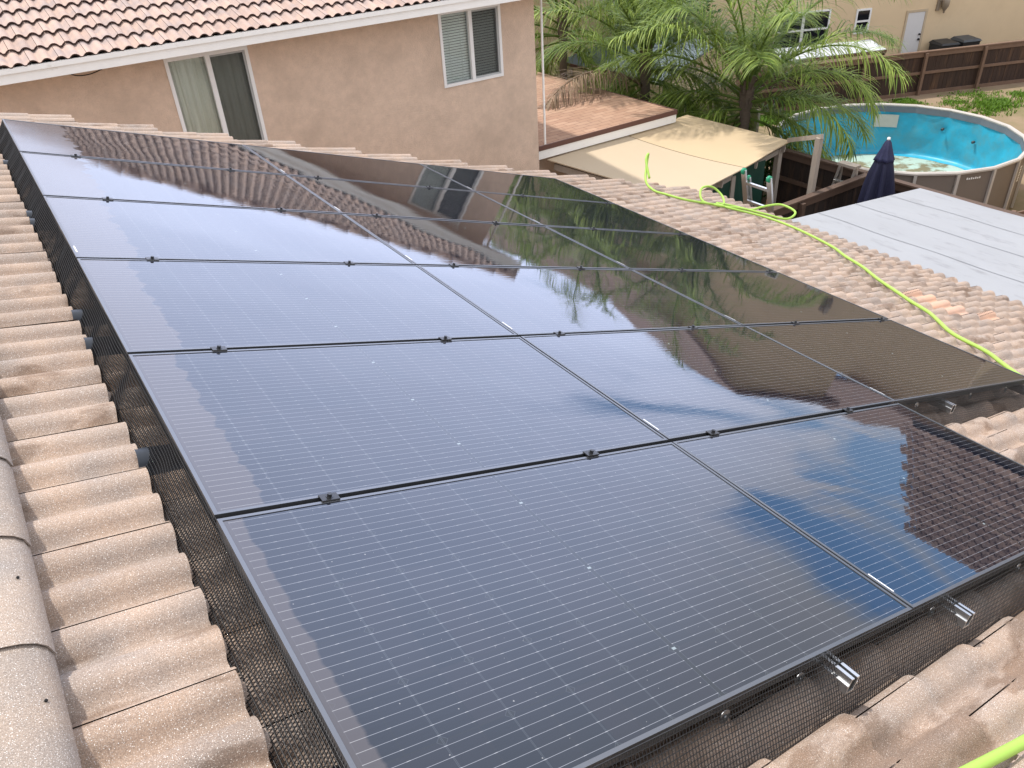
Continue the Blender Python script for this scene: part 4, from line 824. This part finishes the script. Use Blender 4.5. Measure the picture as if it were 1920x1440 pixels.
for (ta, tb) in ((-14.5, -1.1), (7.7, 14.5)):
    a0, a1 = HT(ta, 0.6, -1.62), HT(tb, 0.6, -1.62); b0, b1 = HT(ta, -4.5, 0.0), HT(tb, -4.5, 0.0); u_ = Vector((0, 0, 0.14)); mb.hexa([a0, a1, b1, b0], [a0+u_, a1+u_, b1+u_, b0+u_])
mb.build('roof', MT['tile_brown'], th_, tone=True)
# door
mb = MB(); hbox(mb, 3.55, 4.22, 0.0, 0.012, -5.78, -3.94); dr = mb.build('door', simple('white_door', (0.66, 0.66, 0.66), 0.5, var=0.04), th_)
mb = MB(); hbox(mb, 3.47, 3.548, 0.0, 0.03, -5.78, -3.86); hbox(mb, 4.222, 4.30, 0.0, 0.03, -5.78, -3.86); hbox(mb, 3.548, 4.222, 0.0, 0.03, -3.938, -3.86); mb.build('door_frame', simple('tan_door_frame', (0.52, 0.42, 0.29), 0.7), th_)
for z, r in ((-4.68, 0.035), (-4.85, 0.04)):
    mb = MB(); mb.tube([HT(4.15, 0.012, z), HT(4.15, 0.06, z)], r, 10); mb.build('knob', MT['bin'], dr)
def dwin(t0, t1, z0, z1, mid_h=None, mid_v=None):
    mb = MB(); f = 0.06
    for a, b, c, d in ((t0, t1, z0, z0+f), (t0, t1, z1-f, z1), (t0, t0+f, z0+f, z1-f), (t1-f, t1, z0+f, z1-f)): hbox(mb, a, b, 0.0, 0.04, c, d)
    if mid_h: hbox(mb, t0+f, t1-f, 0.0, 0.035, mid_h-0.03, mid_h+0.03)
    if mid_v: hbox(mb, mid_v-0.05, mid_v+0.05, 0.0, 0.036, z0+f, z1-f)
    w = mb.build('window', MT['vinyl'], th_)
    mb = MB(); hbox(mb, t0+f, t1-f, 0.002, 0.012, z0+f, z1-f); m_, nt_, p_ = new_mat('dark_pane'); p_.inputs['Base Color'].default_value = (0.012, 0.014, 0.018, 1); p_.inputs['Roughness'].default_value = 0.05; mb.build('pane', m_, w)
dwin(1.50, 2.07, -4.45, -3.65, -4.05)
dwin(-1.5, 0.52, -4.75, -3.55, -4.15, -0.48)
mb = MB(); hbox(mb, 4.60, 4.72, 0.0, 0.05, -3.95, -3.45)
bc = HT(4.85, 0.14, 0)
mb.lathe((bc.x, bc.y, 0), [(0.02, -3.35), (0.10, -3.45), (0.12, -3.60), (0.13, -3.62), (0.12, -3.82), (0.06, -3.92), (0.03, -3.98), (0.035, -4.02), (0.0, -4.05)], 12)
mb.bar(HT(4.66, 0.05, -3.62), HT(4.85, 0.14, -3.62), 0.04, 0.04)
mb.build('wall_lamp', MT['lamp'], th_)
# bins
for t0, m_, lab, lid in ((4.55, 'bin', 'black wheelie bin behind the fence, next to the white door', 0.0), (5.40, 'bin2', 'grey-lidded wheelie bin behind the fence, right of the black one', 0.12)):
    bn = tag(empty('wheelie_bin', HT(t0, 0.5, GZ)), lab, 'bin', 'wheelie bins by the tan house')
    bn.location = (0, 0, 0); zt = -4.98+0.04*(lid > 0)
    mb = MB(); mb.hexa([HT(t0+0.06, 0.2, GZ), HT(t0+0.6, 0.2, GZ), HT(t0+0.6, 0.72, GZ), HT(t0+0.06, 0.72, GZ)][::-1], [HT(t0, 0.15, zt), HT(t0+0.68, 0.15, zt), HT(t0+0.68, 0.82, zt), HT(t0, 0.82, zt)][::-1]); mb.build('body', MT['bin'], bn)
    mb = MB(); mb.hexa([HT(t0-0.03, 0.12, zt+0.004), HT(t0+0.71, 0.12, zt+0.004), HT(t0+0.71, 0.86, zt+0.004), HT(t0-0.03, 0.86, zt+0.004)][::-1], [HT(t0+0.05, 0.2, zt+0.10), HT(t0+0.63, 0.2, zt+0.10), HT(t0+0.66, 0.8, zt+0.06), HT(t0+0.02, 0.8, zt+0.06)][::-1]); mb.build('lid', MT[m_], bn)
# white lean-to
ln = tag(empty('lean_to_roof'), 'white sheeted lean-to roof between the tan house and the fence', 'lean-to')
q = [Vector((20.2, 9.45, -4.18)), Vector((23.6, 8.95, -4.15)), Vector((24.9, 9.6, -4.27)), Vector((22.2, 10.9, -4.27))]
q = [Vector((20.9, 9.72, -4.30)), Vector((24.24, 8.42, -4.30)), Vector((25.1, 9.6, -4.28)), Vector((21.9, 10.9, -4.26))]
mb = MB(); mb.hexa([p-Vector((0, 0, 0.02)) for p in q], q); mb.build('roof_sheet', simple('white_lean_to_sheet', (0.56, 0.59, 0.63), 0.6, var=0.05), ln)
mb = MB(); mb.bar(q[0].lerp(q[3], 0.02)-Vector((0, 0, 0.07)), q[1].lerp(q[2], 0.02)-Vector((0, 0, 0.07)), 0.05, 0.1); mb.bar(q[1]-Vector((0, 0, 0.07)), q[2]-Vector((0, 0, 0.07)), 0.05, 0.1); mb.build('beam', MT['brown_trim'], ln)
for p in (q[0].lerp(q[3], 0.1), q[1].lerp(q[2], 0.1)): mb = MB(); mb.box((p.x-0.04, p.y-0.04, GZ), (p.x+0.04, p.y+0.04, p.z-0.1)); mb.build('post', MT['brown_trim'], ln)
# shed with blue-grey roof behind the beige fence
sh = tag(empty('garden_shed'), 'pale shed with blue-grey roof and brown trim behind the fence', 'shed')
mb = MB(); mb.box((16.6, 10.6, GZ), (18.6, 15.6, -4.3)); mb.build('wall', simple('pale_shed_wall', (0.62, 0.52, 0.38), 0.8), sh)
mb = MB(); mb.hexa([(16.35, 10.4, -4.36), (18.8, 10.4, -3.6), (18.8, 15.8, -3.6), (16.35, 15.8, -4.36)], [(16.35, 10.4, -4.31), (18.8, 10.4, -3.55), (18.8, 15.8, -3.55), (16.35, 15.8, -4.31)]); mb.build('roof', MT['blue_roof'], sh)
mb = MB(); mb.box((16.30, 10.38, -4.45), (16.345, 15.82, -4.30)); 
for y in (10.62, 12.0, 13.4, 14.9): mb.box((16.55, y, GZ), (16.596, y+0.12, -4.4))
mb.build('trim', MT['brown_trim'], sh)
# brown-tiled house to the right, seen mirrored in the panels
bh = tag(empty('brown_roof_house'), 'house with brown tiled roof right of the pool, mirrored in the nearest middle panel', 'house')
a_ = math.atan2(2.5, 4.2); ev_ = Vector((-cos(a_), 0, -sin(a_))); en_ = Vector((-sin(a_), 0, cos(a_)))
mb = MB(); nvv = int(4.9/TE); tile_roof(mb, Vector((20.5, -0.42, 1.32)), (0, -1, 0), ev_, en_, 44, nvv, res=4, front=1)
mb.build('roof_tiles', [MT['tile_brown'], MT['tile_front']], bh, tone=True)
mb = MB(); r0 = Vector((20.5, 0, 1.29)); r1 = r0+ev_*4.95
mb.hexa([(r0.x, -0.44, r0.z), (r1.x, -0.44, r1.z), (24.7, -0.44, r1.z)], [(r0.x, -13.4, r0.z), (r1.x, -13.4, r1.z), (24.7, -13.4, r1.z)]); mb.build('roof_deck', MT['underlay'], bh)
mb = MB(); mb.box((r1.x+0.5, -0.9, GZ), (24.2, -13.0, r1.z-0.02)); mb.build('wall', MT['stucco2'], bh)
mb = MB(); mb.box((r1.x+0.49, -3, -4.6), (r1.x+0.47, -4.6, -3.3)); mb.build('window', MT['vinyl'], bh)
# =================================================================== SHRUBS, WEEDS, GRASS
def shrub(name, label, c, rx, ry, rz, n, size):
    root = tag(empty(name, c), label, 'shrub'); mb = MB()
    for k in range(n):
        v = Vector((random.gauss(0, 1), random.gauss(0, 1), random.gauss(0, 1))).normalized()*random.random()**0.4
        lump = 0.75+0.5*NZ.noise(v*2.2+Vector(c)); p = Vector((v.x*rx*lump, v.y*ry*lump, rz+v.z*rz*lump))
        if p.z < 0: continue
        a = Vector((random.gauss(0, 1), random.gauss(0, 1), random.gauss(0, 0.6))).normalized()*size*random.uniform(0.6, 1.2); b = a.orthogonal().normalized()*size*0.35; mb.cur = random.random()
        mb.add([p-a, p+b, p+a, p-b], [(0, 1, 2, 3)])
    mb.build('foliage', MT['leaf_shrub'], root, tone=True)
    mb = MB(); mb.tube([(0, 0, 0), (0.05, 0, rz*0.8)], [0.06, 0.02], 6); mb.build('stem', MT['trunk'], root)
shrub('shrub', 'bright green bush at the foot of the nearest palm', (14.75, 4.95, GZ), 0.7, 0.6, 0.75, 900, 0.07)
shrub('tree', 'dense dark green tree behind the palms, next to the tan house', (19.0, 13.5, GZ), 2.2, 2.6, 2.6, 5200, 0.12)
shrub('tree', 'dark green tree between the shed and the stucco wall corner', (17.0, 18.5, GZ), 2.4, 2.6, 3.0, 5200, 0.12)
def tuft(mb, x, y, h, n=14, r=0.10):
    for k in range(n):
        a = random.uniform(0, 2*pi); lean = random.uniform(0.1, 0.9); px, py = x+random.gauss(0, r), y+random.gauss(0, r); hh = h*random.uniform(0.5, 1.1)
        t = Vector((cos(a)*lean*hh, sin(a)*lean*hh, hh)); w = Vector((-sin(a), cos(a), 0))*0.012; p = Vector((px, py, GZ)); mb.cur = random.random()
        mb.add([p-w, p+w, p+t*0.55+w+Vector((0, 0, 0.01)), p+t*0.55-w+Vector((0, 0, 0.01)), p+t], [(0, 1, 2, 3), (3, 2, 4)])
MT['grass'] = leaf_mat('grass_blades', (0.06, 0.13, 0.012), (0.20, 0.36, 0.04), 0.3)
mb = MB()
for k in range(2200):
    u = random.random()**0.8; t = random.uniform(0, 0.93)
    x, y = 19.3+5.8*t, 9.95-2.33*t-0.1-random.random()**1.6*0.95
    if NZ.noise(Vector((x*1.1, y*1.1, 0))) > -0.18: tuft(mb, x, y, random.uniform(0.03, 0.09), 9, 0.07)
for (c, r, n, h) in (((25.35, 6.45), 0.5, 40, 0.09), ((24.7, 5.85), 0.3, 18, 0.09), ((27.5, 5.55), 0.4, 40, 0.13), ((25.0, 5.2), 0.5, 30, 0.08), ((26.6, 6.6), 0.8, 40, 0.07)):
    for k in range(n): tuft(mb, c[0]+random.gauss(0, r*0.5), c[1]+random.gauss(0, r*0.35), random.uniform(0.5, 1)*h, 12, 0.08)
tag(mb.build('grass', MT['grass'], tone=True), kind='stuff')
def weeds(label, c, r, n, h):
    mb = MB()
    for k in range(n): tuft(mb, c[0]+random.gauss(0, r*0.5), c[1]+random.gauss(0, r*0.35), random.uniform(0.5, 1)*h, 12, 0.08)
    tag(mb.build('weed_clump', MT['grass'], tone=True), label, 'weeds')
weeds('large bright green weed clump on the dirt behind the pool', (25.9, 5.5), 0.85, 170, 0.16)
